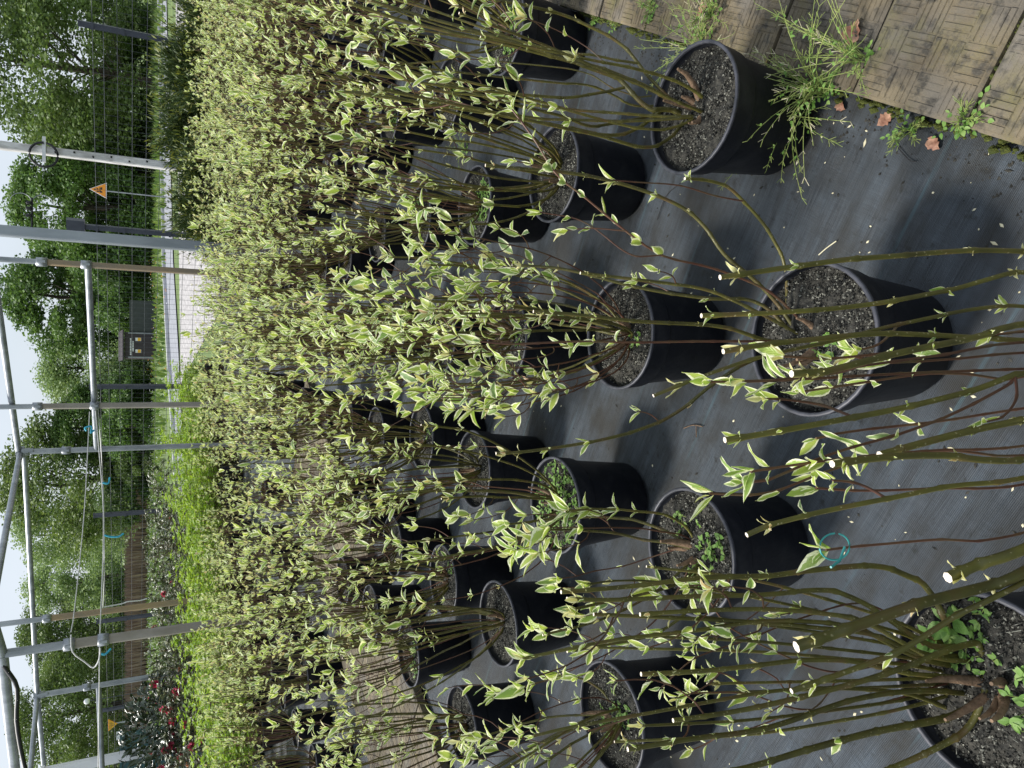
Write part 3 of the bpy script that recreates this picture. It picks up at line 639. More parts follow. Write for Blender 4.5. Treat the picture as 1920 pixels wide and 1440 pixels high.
LSC = 1.0
def mstem(root_xy, pts, dY=0.06, Y0=None, Y1=None, r0=.004, r1=.003, kind='stem', cut=True, base=None, r=None, leafy=0.8, big=1.0, t0=0.3, ext=None):
    """a stem followed through photo pixels, at the distance of its own pot."""
    W = []
    if base is not None: W.append(np.array(base, float))
    if Y0 is None: Y0 = onz(*pts[0], 0.268)[1]
    if Y1 is None: Y1 = Y0 + dY
    a = np.concatenate([[0], np.cumsum([math.dist(pts[i], pts[i + 1]) for i in range(len(pts) - 1)])]); a = a / a[-1]
    for (x, y), t in zip(pts, a): W.append(ony(x, y, Y0 + (Y1 - Y0) * t))
    if ext:                                                                # grows on upwards out of view of its pot
        d = unit(W[-1] - W[-2]) * 0.4 + np.array((0, 0, 0.6)); z = W[-1][2]
        while z < ext: W.append(W[-1] + unit(d) * 0.13 + np.array((r.gauss(0, .012), r.gauss(0, .012), 0))); z = W[-1][2]; d = d * 0.6 + np.array((0, 0, .4))
    P = catmull(W, 26) - np.array((root_xy[0], root_xy[1], 0))
    rec, ex = dress(P, r, 'stem' if kind == 'stem' else 'twig', leafy, cut, t0, big, 0.35 if LSC < .6 else 0.9)
    for q in (rec, *ex): q['lv'] = [(a, b, c, d * LSC, e, f) for a, b, c, d, e, f in q['lv']]
    rec['r'] = (r0 * .88, r1 * .9); out = [rec]
    for x in ex: x['r'] = (0.0014, 0.0009); out.append(x)
    return out
def manual(key):
    global LSC
    LSC = {'P1': 0.85, 'P7': 0.72, 'P8': 0.66, 'Q0': 0.56}[key]
    r = random.Random(hash(key) % 1000 if False else sum(map(ord, key))); xy = SEEN[key]; S = []
    if key == 'P1':
        def z(*p): return [(1060 + a / 3.84, b / 3.84) for a, b in p]
        S += mstem(xy, z((805, 755), (640, 600), (525, 455), (430, 340), (300, 250), (150, 180), (0, 110)), .05, r0=.0048, r1=.003, r=r, ext=1.02, cut=False)
        S += mstem(xy, z((525, 455), (350, 430), (200, 395), (0, 380)) + [(960, 72), (820, 22)], Y0=1.42, Y1=1.52, r0=.0034, r1=.0024, r=r, ext=1.0, t0=.4)
        S += mstem(xy, z((800, 750), (620, 640), (400, 550), (250, 490), (0, 430)) + [(960, 86), (760, 40)], .12, r0=.0068, r1=.0036, r=r, ext=1.05, leafy=1.2, t0=.5)
        S += mstem(xy, z((840, 820), (720, 780), (600, 790), (500, 690), (420, 600), (390, 565), (150, 480), (0, 420)) + [(900, 60)], .1, r0=.0075, r1=.0032, r=r, ext=1.0, t0=.6)
        S += mstem(xy, z((425, 630), (300, 660), (150, 685), (0, 705)) + [(900, 170), (760, 150)], Y0=1.45, Y1=1.5, r0=.0042, r1=.003, r=r, ext=.98, t0=.4)
        S += mstem(xy, z((690, 800), (600, 840), (450, 870), (260, 903), (150, 915), (0, 840)) + [(940, 190), (760, 130)], .05, r0=.0048, r1=.003, r=r, ext=1.0, t0=.5)
        S += mstem(xy, z((700, 790), (560, 900), (440, 960), (300, 978), (100, 935), (0, 915)) + [(930, 215), (740, 185)], .03, r0=.0055, r1=.0034, r=r, ext=1.02, t0=.5, leafy=1.1)
        S += mstem(xy, z((855, 870), (800, 950), (700, 1030), (600, 1065), (470, 1045), (300, 990), (150, 955), (0, 925)) + [(900, 205), (700, 165)], -.02, r0=.0052, r1=.0032, r=r, ext=1.0, t0=.6)
        S += mstem(xy, z((690, 760), (470, 762), (380, 700), (250, 640), (100, 595), (0, 602)) + [(900, 140)], .06, r0=.0034, r1=.0024, r=r, ext=.95, t0=.6)
        S += mstem(xy, z((620, 690), (540, 700), (350, 640), (200, 545), (0, 490)) + [(900, 110)], .14, r0=.0022, r1=.0016, r=r, ext=.98, cut=False, t0=.5)
        S += gen_dogwood(41, 0.74, 5, 1.6, (0.05, 0.05), 0.1)
    elif key == 'P7':
        B = dict(r=r)
        S += mstem(xy, [(1488, 613), (1450, 560), (1400, 512), (1357, 477), (1337, 447), (1320, 423), (1287, 393), (1247, 373), (1193, 353), (1120, 333), (1047, 322), (960, 315), (910, 310)], .12, r0=.0048, r1=.0034, leafy=.5, **B)
        S += mstem(xy, [(1475, 580), (1473, 500), (1445, 440), (1420, 405), (1393, 377), (1370, 353), (1327, 338), (1284, 335)], -.02, r0=.0042, r1=.0034, leafy=.3, t0=.9, **B)
        S += mstem(xy, [(1393, 377), (1340, 367), (1275, 348), (1200, 342), (1150, 338)], Y0=1.04, Y1=1.06, r0=.0018, r1=.0012, kind='twig', cut=False, big=1.15, t0=.9, **B)
        S += mstem(xy, [(1500, 600), (1440, 545), (1337, 503), (1243, 480), (1173, 433), (1093, 367), (1043, 327), (1003, 263), (960, 205)], .1, r0=.003, r1=.0018, kind='twig', cut=False, big=1.35, t0=.45, **B)
        S += mstem(xy, [(1243, 478), (1183, 478), (1120, 432), (1080, 410), (1012, 398)], Y0=1.08, Y1=1.15, r0=.0018, r1=.0012, kind='twig', cut=False, big=1.35, t0=.3, **B)
        S += mstem(xy, [(1173, 433), (1110, 428), (1060, 432)], Y0=1.08, Y1=1.12, r0=.0016, r1=.0011, kind='twig', cut=False, big=1.1, t0=.5, **B)
        S += mstem(xy, [(1480, 620), (1420, 565), (1330, 560), (1200, 540), (1060, 505), (960, 497)], .2, r0=.0046, r1=.003, leafy=.8, **B)
        S += mstem(xy, [(1495, 625), (1420, 585), (1330, 545), (1240, 530), (1088, 512)], .1, r0=.004, r1=.0034, leafy=.6, **B)
        S += mstem(xy, [(1490, 640), (1440, 640), (1350, 612), (1200, 603), (1080, 590), (1000, 584)], .1, r0=.005, r1=.0036, leafy=.8, **B)
        S += mstem(xy, [(1500, 640), (1400, 640), (1300, 640), (1200, 642), (1090, 640), (960, 645), (900, 640)], .12, r0=.003, r1=.002, kind='twig', cut=False, big=1.2, t0=.55, **B)
        S += mstem(xy, [(1470, 655), (1400, 680), (1330, 725), (1260, 780), (1150, 820), (1000, 845), (930, 850)], .06, r0=.0046, r1=.003, leafy=.6, **B)
    elif key == 'Q0':
        base = (xy[0], xy[1], 0.265)
        def q(pts, Y0=.40, Y1=.44, **k):
            k.setdefault('r', r); X0 = ony(*pts[0], Y0)[0]; k.setdefault('base', (base[0] + max(-.1, min(.1, (X0 - base[0]) * .6)), base[1] + r.gauss(0, .02), .265)); S.extend(mstem(xy, pts, Y0=Y0, Y1=Y1, **k))
        q([(1960, 475), (1640, 483), (1510, 497), (1350, 520)], .42, .5, r0=.0034, r1=.0028, leafy=.5)
        q([(1960, 512), (1800, 540), (1640, 570), (1520, 582), (1440, 587), (1315, 592)], .42, .5, r0=.003, r1=.0025, leafy=.4)
        q([(1960, 578), (1840, 577), (1740, 597), (1640, 618), (1560, 640), (1440, 665), (1330, 700), (1225, 742)], .42, .52, r0=.0028, r1=.0018, leafy=.6, big=1.3)
        q([(1960, 640), (1780, 630), (1640, 625), (1540, 635), (1440, 645), (1356, 659)], .42, .48, r0=.0032, r1=.0028, leafy=.5)
        q([(1960, 605), (1840, 632), (1740, 650), (1640, 672), (1560, 695), (1484, 701)], .38, .42, r0=.0036, r1=.0034, leafy=.7)
        q([(1960, 640), (1770, 665), (1610, 687), (1480, 710), (1390, 716)], .4, .46, r0=.002, r1=.0013, kind='twig', cut=False, big=1.4, t0=.7)
        q([(1960, 695), (1840, 728), (1700, 763), (1560, 790), (1440, 812), (1359, 825)], .4, .47, r0=.0036, r1=.003, leafy=.5)
        q([(1960, 780), (1800, 812), (1649, 853)], .38, .40, r0=.0042, r1=.0036, leafy=.4)
        q([(1960, 855), (1760, 852), (1650, 858), (1560, 870)], .36, .38, r0=.0036, r1=.0032, leafy=.4)
        q([(1960, 888), (1800, 908), (1690, 930), (1560, 955), (1440, 985), (1400, 1003)], .38, .44, r0=.0032, r1=.0024, leafy=.6)
        q([(1960, 690), (1895, 720), (1800, 770), (1700, 810), (1560, 850), (1440, 900), (1390, 905)], .4, .48, r0=.002, r1=.0014, kind='twig', cut=False, big=1.35, t0=.75)
        q([(1960, 700), (1890, 712), (1820, 702), (1740, 700), (1600, 720), (1500, 735)], .42, .5, r0=.0019, r1=.0013, kind='twig', cut=False, big=1.4, t0=.8)
        q([(1960, 850), (1800, 845), (1680, 850), (1560, 880), (1440, 925), (1330, 925)], .44, .52, r0=.002, r1=.0013, kind='twig', cut=False, big=1.3, t0=.7)
        q([(1960, 985), (1740, 1012), (1600, 1025), (1548, 1031)], .36, .38, r0=.0015, r1=.0011, kind='twig', cut=False, big=1.7, t0=.97)
        for pts in ([(1960, 660), (1800, 672), (1660, 680), (1600, 668)], [(1960, 690), (1700, 700), (1480, 712), (1330, 716)], [(1960, 620), (1740, 652), (1560, 672), (1470, 668)],
                    [(1960, 830), (1740, 845), (1560, 862), (1408, 884)], [(1960, 760), (1760, 790), (1600, 808), (1530, 822)], [(1960, 900), (1760, 915), (1620, 920), (1530, 915)]):
            q(pts, .42, .47, r0=.0019, r1=.0013, kind='twig', cut=False, big=1.35, t0=.82)
        q([(1960, 1050), (1873, 1093), (1740, 1127), (1607, 1173), (1493, 1213)], .36, .42, r0=.0058, r1=.0052, leafy=.5)
        q([(1960, 1010), (1860, 1048), (1777, 1083)], .34, .36, r0=.0055, r1=.005, leafy=.3)
        q([(1960, 1068), (1800, 1150), (1700, 1215), (1600, 1255), (1484, 1296)], .36, .42, r0=.0036, r1=.0026, leafy=.5)
    elif key == 'P8':
        def q(pts, **k): k.setdefault('r', r); k.setdefault('dY', .1); S.extend(mstem(xy, pts, **k))
        for k_ in range(9):
            y0 = 1215 + 11 * k_; y1 = 1060 + 42 * k_ + r.uniform(-15, 15); xe = r.uniform(1080, 1330)
            q([(1790 + r.uniform(-25, 15), y0), (1690, y0 + (y1 - y0) * .3), (1560, y0 + (y1 - y0) * .58), (1400, y0 + (y1 - y0) * .85), (xe, y1)], r0=.0036, r1=.0022, t0=.5, dY=r.uniform(.05, .2), leafy=.7, cut=r.random() < .6)
        q([(1845, 1232), (1830, 1205), (1760, 1225), (1700, 1250), (1600, 1282), (1440, 1322), (1330, 1342), (1262, 1351)], r0=.006, r1=.0036, t0=.55)
        q([(1790, 1200), (1770, 1160), (1740, 1100), (1700, 1080), (1640, 1060), (1500, 1072), (1440, 1080), (1320, 1083), (1180, 1100), (1052, 1110)], r0=.0062, r1=.0033, t0=.55)
        q([(1800, 1210), (1740, 1210), (1650, 1150), (1600, 1120), (1540, 1105), (1440, 1115), (1300, 1118), (1150, 1125), (1063, 1123)], r0=.0052, r1=.0033, t0=.55)
        q([(1800, 1230), (1720, 1225), (1640, 1190), (1540, 1178), (1440, 1168), (1300, 1160), (1113, 1152)], r0=.0048, r1=.0028, t0=.5)
        q([(1820, 1240), (1740, 1230), (1620, 1165), (1540, 1150), (1440, 1142), (1300, 1145), (1200, 1152)], r0=.0044, r1=.0034, t0=.5)
        q([(1790, 1250), (1700, 1225), (1600, 1175), (1440, 1164), (1300, 1183), (1150, 1200), (980, 1235)], r0=.005, r1=.0024, t0=.5, cut=False)
        q([(1800, 1270), (1700, 1262), (1600, 1240), (1500, 1238), (1440, 1245), (1320, 1258), (1202, 1264)], r0=.0046, r1=.0036, t0=.5)
        q([(1810, 1300), (1720, 1295), (1600, 1312), (1440, 1365), (1300, 1385), (1177, 1405)], r0=.0052, r1=.004, t0=.5)
        q([(1840, 1260), (1845, 1300), (1815, 1330), (1760, 1350), (1640, 1372), (1500, 1410), (1400, 1440), (1250, 1470)], r0=.0075, r1=.004, t0=.5)
        q([(1850, 1290), (1820, 1360), (1760, 1400), (1660, 1445), (1500, 1500)], r0=.0068, r1=.004, t0=.6)
        q([(1780, 1330), (1700, 1300), (1560, 1290), (1440, 1297), (1320, 1318), (1200, 1340), (1060, 1365), (1000, 1380)], r0=.0042, r1=.0022, t0=.5, cut=False)
        q([(1760, 1240), (1700, 1180), (1620, 1130), (1500, 1160), (1400, 1200), (1300, 1235), (1240, 1290)], r0=.002, r1=.0013, kind='twig', cut=False, big=1.3, t0=.65)
        q([(1760, 1260), (1690, 1240), (1560, 1260), (1440, 1215), (1360, 1170), (1330, 1125)], r0=.002, r1=.0013, kind='twig', cut=False, big=1.3, t0=.65)
        q([(1780, 1280), (1640, 1320), (1500, 1330), (1400, 1300), (1290, 1300)], r0=.002, r1=.0013, kind='twig', cut=False, big=1.5, t0=.7)
    return S

near_weeds = {'P9': [('dense', 0, 0)], 'P8': [('big', .07, .07), ('lush', .02, -.10), ('few', .1, .02), ('few', .06, .02), ('few', .03, .08)], 'P10': [('patch', .03, -.06), ('patch', -.06, -.03), ('few', .06, .03)],
              'P3': [('patch', 0.02, -.05), ('patch', -.07, -.02), ('few', .03, .06)], 'P4': [('patch', -.03, -.05), ('patch', .05, -.04), ('few', -.07, .03), ('patch', .02, -.09)], 'P5': [('lush', .04, -.02)],
              'P12': [('patch', .03, -.03), ('patch', -.03, .02)], 'P20': [('patch', -.03, -.04), ('few', .05, 0)], 'P21': [('patch', -.05, -.05)], 'P13': [('few', .05, -.05)], 'P14': [('patch', -.04, -.05), ('few', .05, -.06)],
              'P6': [('few', -.03, -.05)], 'P7': [('few', -.03, -.04)], 'P18': [('few', .0, -.06)], 'P19': [('few', .03, -.06)]}
LEAFY = {'P6': (2.8, 1.15, 20, .6), 'P10': (1.2, 1.35, 3, .40), 'P12': (2.0, 1.1, 9, .46), 'P9': (1.1, 0.95, 8, .64), 'P11': (0.9, 1.1, 12, .64), 'P2': (0.8, 1.0, 12, .66), 'P3': (1.2, 1.1, 15, .68), 'P4': (0.6, 1.0, 10, .66), 'P18': (2.0, 1.1, 16, .64), 'P17': (1.4, 1.0, 15, .64)}
LEAN = {'P12': (-0.3, -0.02), 'P6': (-0.03, .06), 'P10': (-0.02, -.05), 'P4': (0.1, 0.05), 'P11': (-.06, .0), 'P3': (.12, .05)}
# rows counted from the paving, plants counted from the camera
info = []
for key, q in spots:
    nn = q @ N_DIR; bed = 1 if nn > -4.2 else 2
    row = int(round((-0.15 - nn) / 0.307)) if bed == 1 else int(round((-5.15 - nn) / 0.307))
    info.append([key, q, bed, max(row, 0)])
ORD = ['first', 'second', 'third', 'fourth', 'fifth', 'sixth', 'seventh', 'eighth', 'ninth', 'tenth', 'eleventh', 'twelfth', 'thirteenth', 'fourteenth', 'fifteenth', 'sixteenth']
rows = {}
for t in info: rows.setdefault((t[2], t[3]), []).append(t)
for k, v in rows.items():
    v.sort(key=lambda t: t[1] @ E_DIR)
    for i, t in enumerate(v): t.append(i)
r = random.Random(303); NIND = 0
for key, q, bed, row, idx in info:
    lab = WHERE.get(key) or ('potted dogwood, %s row from the ribbed paving, %s in it from the camera' % (ORD[row], ORD[idx]) if bed == 1 else
                             'potted dogwood beyond the narrow middle path, %s row, %s in it from the camera' % (ORD[row], ORD[idx]))
    root = thing('potted_dogwood', (q[0], q[1], 0), lab, 'potted shrub', 'variegated dogwoods in black pots')
    seed = r.randrange(10 ** 6)
    near = q[1] < 3.45 and key is not None or q[1] < 2.2
    add_pot(root, near, r)
    for wname, wx, wy in near_weeds.get(key, ()):
        o = link('weed', WEED[wname], root, (wx, wy, 0.268)); o.rotation_euler.z = r.uniform(0, 6.28)
    if near:
        if key in ('P1', 'P7', 'P8', 'Q0'): st = manual(key)
        else:
            lf, big, n, H = LEAFY.get(key, (1.15, 1.0, 14, 0.64)); n += 7; st = gen_dogwood(seed, H, n, lf, LEAN.get(key, (r.gauss(0, .05), r.gauss(0, .05))), 0.15, big, 10)
        plant_individual(root, st, seed)
    else:
        sm_, fm = FAR[r.randrange(len(FAR))]; rz = r.uniform(0, 6.28); s = r.uniform(0.93, 1.07) * float(np.interp(q[1], [2.5, 4.5, 7.5], [1.24, 1.12, 0.96]))
        for nm_, me in (('stems', sm_), ('foliage', fm)):
            o = link(nm_, me, root); o.rotation_euler.z = rz; o.scale = (1, 1, s); o.location.z = 0.262 * (1 - s)
            if nm_ == 'foliage': o['kind'] = 'stuff'

# ------------------------------------------------------------------ wire fence
def vx(ypx, Y): return (720 - ypx) / FPX * Y / (cp + sp * math.tan(PITCH)) 
fn = thing('wire_fence', (FA[0], FA[1], 0), 'dark welded wire fence with anthracite posts crossing the back of the nursery', 'fence')
RF = np.array([(FD[0], E_DIR[0], 0), (FD[1], E_DIR[1], 0), (0, 0, 1)])
pm = MB(); pm.box((0, 0, 1.08), (0.04, 0.028, 1.08), 0, RF); pm.box((0, 0, 2.17), (0.044, 0.032, 0.012), 0, RF); pm.box((0, 0, 0.012), (0.075, 0.06, 0.012), 0, RF)
for z in (0.25, 0.9, 1.6, 2.0): pm.box(np.array((0, 0, z)) + RF @ np.array((0, -.034, 0)), (0.05, 0.006, 0.02), 0, RF)
pm = pm.mesh('post', M['fencepaint'])
wm = MB()
def fl(s, z, o=0.0): return RF @ np.array((s, o, z))
for z, dbl in ((0.08, 1), (0.28, 0), (0.48, 0), (0.68, 1), (0.88, 0), (1.08, 0), (1.28, 0), (1.48, 1), (1.68, 0), (1.86, 1), (2.0, 1)):
    for o in ((-.007, .007) if dbl else (.004,)): wm.tube([fl(0.03, z, o), fl(3.07, z, o)], 0.0035, 4, 0, None, False)
for i in range(31): wm.tube([fl(0.05 + i * 0.1, 0.04), fl(0.05 + i * 0.1, 2.03)], 0.0024, 3, 0, None, False)
wm = wm.mesh('wire_panel', M['wire'])
for i in range(-3, 9):
    q = FD * 3.1 * i
    link('post', pm, fn, (q[0], q[1], 0))
    if i < 8: link('wire_panel', wm, fn, (q[0], q[1], 0))
mb = MB(); mb.box((0, 0, 2.3), (0.11, 0.06, 0.13), 0, RF); mb.box((0, 0, 2.17), (0.03, 0.03, 0.03), 0, RF); q = FD * 3.1
mb.build('junction_box', M['fencepaint'], fn, (q[0], q[1], 0))

# ------------------------------------------------------------------ steel tube frame
fr = thing('tube_frame', (vx(757, 10.5), 10.5, 0), 'grey steel tube frame of posts and cross pipes standing over the shrub beds', 'tube frame')
F0 = np.array((vx(757, 10.5), 10.5, 0))
def ftube(name, pts, r, mat, k=12): mb = MB(); mb.tube(np.array(pts) - F0, r, k); return mb.build(name, M[mat], fr)
def fpost(ypx, Y, z0, z1, r, mat, upper=None, clamps=()):
    x = vx(ypx, Y)
    o = ftube('post', [(x, Y, z0), (x, Y, z1)] if upper is None else [(x, Y, z0), (x, Y, upper)], r, mat)
    if upper is not None: ftube('post', [(x, Y, upper), (x, Y, z1)], r * 0.86, 'steel')
    for z in clamps:
        mb = MB(); p = np.array((x, Y, z)) - F0
        mb.lathe([(r, -.05), (r + .014, -.05), (r + .014, .05), (r, .05)], 12, 0, p); mb.box(p + (0, -r - .012, 0), (.012, .02, .035)); mb.build('clamp', M['steel'], fr)
    return np.array((x, Y, 0))
zb, zl = 2.75, 1.905
T3 = fpost(502, 9.0, 0, 2.86, .033, 'rusty', 2.35, (1.92, 2.32, 2.78))
T4 = fpost(760, 10.5, 0, 3.4, .036, 'tan', 2.45, (1.9, 2.5))
T5 = fpost(840, 11.2, 0, zb, .036, 'steel', None, (2.25, 2.7))
T6 = fpost(1140, 11.4, 0, 3.0, .042, 'rusty', 2.45, (2.48,))
T7 = fpost(1192, 8.6, 0, 3.2, .05, 'tan', 2.05, (1.75, 2.05))
T8 = fpost(1275, 13.1, 0, zb, .042, 'steel', None, (2.1, 2.7))
N2 = np.array((vx(1310 - 35, 13.1), 13.1, zb))
up = lambda p, z: np.array((p[0], p[1], z))
ftube('beam', [up(T3, zb), up(T5, zb + .02)], .036, 'steel'); ftube('cross_pipe', [up(T3, zl), up(T5, zl)], .034, 'steel')
ftube('beam', [up(T5, zb - .04), N2 + (0, 0, 0)], .034, 'steel')
d = up(T3, zb) - up(T5, zb)
ftube('brace', [up(T5, zb), ony(-10, 1110, 8.6)], .034, 'steel')
ftube('beam', [N2, ony(88, 1500, 14.2)], .034, 'steel'); ftube('brace', [N2, ony(52, 1500, 11.8)], .034, 'steel')
ftube('beam', [up(T7, zb - .14), ony(31, 1470, 10.2)], .052, 'steel')
ftube('beam', [up(T7, zb - .14), ony(-35, 1100, 8.0)], .05, 'steel')
ftube('cross_pipe', [ony(185, 1290, 12.6), ony(193, 1480, 12.0)], .036, 'steel')
for p in (up(T5, zb), N2):
    mb = MB(); mb.box(p - F0, (.07, .05, .045)); mb.box(p - F0 + (0.02, -.05, -.08), (.025, .02, .06)); mb.build('clamp', M['steel'], fr)
def cord(name, pts, r, mat, label, cat, sag=0.0, n=14, group=None):
    P = catmull(pts, n); 
    if sag: t = np.linspace(0, 1, len(P)); P[:, 2] -= sag * 4 * t * (1 - t)
    mb = MB(); b0 = P[0].copy(); mb.tube(P - b0, r, 5); o = mb.build(name, M[mat], None, tuple(b0)); tag(o, label, cat, group); return o
cord('string', [ony(168, 772, 10.45), ony(158, 960, 10.0), ony(140, 1140, 9.0), ony(133, 1185, 8.55)], .006, 'string', 'upper white string from the middle tube post to the thick tan post', 'string')
cord('string', [ony(174, 632, 9.9), ony(190, 850, 11.1), ony(195, 965, 10.8), ony(195, 1080, 10.6), ony(193, 1140, 11.35)], .006, 'string', 'white string running from the cross pipe to the rusty tube post', 'string')
cord('string', [ony(179, 770, 10.45), ony(187, 860, 10.5), ony(194, 960, 10.5), ony(192, 1080, 10), ony(187, 1200, 9.0), ony(186, 1300, 9.6), ony(184, 1445, 11)], .007, 'string', 'long straight white string passing the thick tan post', 'string')
cord('string', [ony(133, 1190, 8.5), ony(136, 1222, 8.5), ony(158, 1240, 8.6), ony(175, 1252, 8.6), ony(186, 1236, 8.5), ony(188, 1215, 8.5)], .008, 'string', 'knotted white string loop hanging beside the thick tan post', 'string')
cord('string', [ony(195, 1138, 11.34), ony(228, 1132, 11.36), ony(240, 1128, 11.35), ony(262, 1126, 11.36), ony(276, 1122, 11.36)], .009, 'string', 'twisted white string hanging down the rusty tube post', 'string')
def scrap(pts, label): cord('blue_twine', pts, .012, 'bluetwine', label, 'twine', 0, 16, 'scraps of blue twine')
scrap([ony(162, 808, 10.3), ony(160, 802, 10.3), ony(172, 800, 10.3), ony(170, 812, 10.3), ony(177, 806, 10.3)], 'bunched blue twine scrap on the higher string near the middle tube post')
scrap([ony(192, 905, 10.5), ony(203, 906, 10.5), ony(206, 895, 10.5)], 'blue twine scrap hanging near the thin steel tube post')
scrap([ony(196, 1003, 10.4), ony(206, 1006, 10.4), ony(222, 1006, 10.4), ony(232, 1000, 10.4)], 'long blue twine tail between the middle posts')
scrap([ony(190, 1226, 8.8), ony(198, 1226, 8.8), ony(208, 1216, 8.8)], 'blue twine scrap tied next to the thick tan post')
cord('black_cable', [ony(-5, 1232, 8.6), ony(14, 1258, 8.7), ony(32, 1290, 8.8), ony(31, 1350, 8.9), ony(40, 1410, 9.0), ony(52, 1460, 9.0)], .022, 'black', 'black cable sagging under the thick roof pipe in the lower left corner', 'cable')
mb = MB(); x = vx(1315, 40)
# free-standing posts
def spost(name, ypx, Y, z1, hw, mat, label, cat, bolts=0):
    x = vx(ypx, Y); mb = MB(); c = 0.012
    for sx in (0,):
        mb.add([(-hw + c, -hw, 0), (hw - c, -hw, 0), (hw, -hw + c, 0), (hw, hw - c, 0), (hw - c, hw, 0), (-hw + c, hw, 0), (-hw, hw - c, 0), (-hw, -hw + c, 0)] + [(a, b, z1) for a, b in ((-hw + c, -hw), (hw - c, -hw), (hw, -hw + c), (hw, hw - c), (hw - c, hw), (-hw + c, hw), (-hw, hw - c), (-hw, -hw + c))],
               [(i, (i + 1) % 8, 8 + (i + 1) % 8, 8 + i) for i in range(8)], 0, None, False); mb.add([(0, 0, 0)], np.zeros((0, 4), int)) if False else None
        mb.box((0, 0, z1 + .006), (hw * .96, hw * .96, .006)); mb.box((0, 0, .01), (hw + .06, hw + .06, .01))
    root = thing(name, (x, Y, 0), label, cat); mb.build('shaft', M[mat], root)
    for k in range(bolts):
        b2 = MB(); b2.lathe([(0, .02), (.012, .016), (.014, 0), (.014, -.004)], 8); o = b2.build('bolt', M['black'], root, ((-1) ** k * hw * .3, -hw - .001, 1.3 + .22 * k)); o.rotation_euler.x = math.pi / 2
    return root
spost('steel_post', 452, 9.6, 3.6, .058, 'greypost', 'tall square grey steel post at the end of the dogwood bed', 'post', 0)
wp = spost('white_post', 303, 11.6, 3.4, .052, 'whitewood', 'flaking white post behind the yellow-tipped yews, black hose hung on it', 'post', 6)
mb = MB(); t = np.linspace(0, 6.1, 30); mb.tube(np.stack([.16 * np.cos(t), 0 * t, .16 * np.sin(t)], 1), .016, 6); q = ony(82, 290, 11.5)
tag(mb.build('hose_loop', M['black'], None, tuple(q)), 'black hose loop hung on the flaking white post', 'hose')
mb = MB(); mb.box((0, 0, 0), (.17, .012, .02)); mb.build('hook_board', M['whitepaint'], wp, (0.0, -.07, q[2]))
x = vx(1415, 12.8)
ob = thing('white_board_post', (x, 12.8, 0), 'broad white painted post at the bottom edge behind the laurel', 'post'); z1 = ony(83, 1432, 12.8)[2]
mb = MB(); mb.box((0, 0, z1 / 2), (.065, .05, z1 / 2)); mb.build('shaft', M['whitepaint'], ob); mb = MB(); mb.box((0, 0, z1 + .02), (.08, .065, .02)); mb.build('cap', M['whitepaint'], ob)
q = ony(60, 415, 9.58); st = thing('post_bracket', (q[0], q[1], q[2]), 'small dark bracket with insulators and curled wire on the grey steel post', 'bracket')
mb = MB(); mb.tube([(-.13, 0, 0), (.26, .0, 0)], .01, 6); mb.build('arm', M['black'], st)
for dx in (.06, .14, .2): mb = MB(); mb.lathe([(0, .05), (.022, .04), (.014, .02), (.024, 0), (0, -.01)], 8); mb.build('insulator', M['black'], st, (dx, -.012, .008))
for s_ in (1, -1): t = np.linspace(-1.5, 1.5, 12); mb = MB(); mb.tube(np.stack([.2 + .1 * np.cos(t), 0 * t, s_ * (.1 + .1 * np.sin(t)) + .0 * t], 1), .004, 4); mb.build('wire', M['steel'], st)

# ------------------------------------------------------------------ signs, lamp, shed, tank
def sign(name, ypx, xtop, xbot, Y, half, mat, label, inverted=False):
    a = ony(xtop, ypx, Y); b = ony(xbot, ypx, Y); x = a[0]; h = a[2] - b[2]
    root = thing(name, (x, Y, 0), label, 'sign')
    def tri(s, y0, th, m):
        mb = MB(); c = b[2] + h * (.62 if inverted else .38); P = [(-half, b[2]), (half, b[2]), (0, a[2])] if not inverted else [(-half, a[2]), (0, b[2]), (half, a[2])]
        P = [(px * s, c + (pz - c) * s) for px, pz in P]
        mb.add([(px, y0, pz) for px, pz in P] + [(px, y0 + th, pz) for px, pz in P], [(0, 1, 2)] if True else [], 0, None, False)
        mb.add([(px, y0, pz) for px, pz in P] + [(px, y0 + th, pz) for px, pz in P], [(0, 3, 4, 1), (1, 4, 5, 2), (2, 5, 3, 0)], 0, None, False)
        return mb.build(m[0], m[1], root)
    tri(1.0, 0.0, .02, ('border', M['white'] if not inverted else M['orange'])); tri(.88, -.012, .01, ('face', M[mat]))
    mb = MB(); mb.tube([(0, .05, 0), (0, .05, a[2] - h * .1)], .03, 8); mb.build('pole', M['steel'], root)
    zc_ = (a[2] + b[2]) / 2
    if not inverted:
        for k, (dx, dz, hw, hh) in enumerate(((0, .18, .03, .05), (-.1, .0, .04, .06), (.04, .02, .05, .04), (.0, -.12, .16, .03), (-.12, -.2, .05, .05), (.1, -.21, .07, .04))):
            mb = MB(); mb.box((dx * half * 2, -.016, zc_ + dz * h), (hw * half * 2, .003, hh * h)); mb.build('symbol_mark', M['black'], root)
    else:
        for k in range(4):
            mb = MB(); z = a[2] - h * (.18 + .15 * k); mb.box((0, -.016, z), (half * (.6 - .15 * k), .003, h * .022)); mb.build('symbol_mark', M['black'], root)
sign('warning_sign', 354, 167, 200, 38, .36, 'orange', 'orange triangular warning sign on a thin pole beside the white post')
sign('warning_sign', 1360, 203, 220.5, 30, .22, 'yellow', 'yellow downward-pointing triangular sign near the bottom edge over the laurel', True)
q = ony(163, 1315, 42); lp = thing('globe_lamp', (q[0], 42, 0), 'white globe lamp on a thin pole among the trees near the lower left corner', 'street lamp')
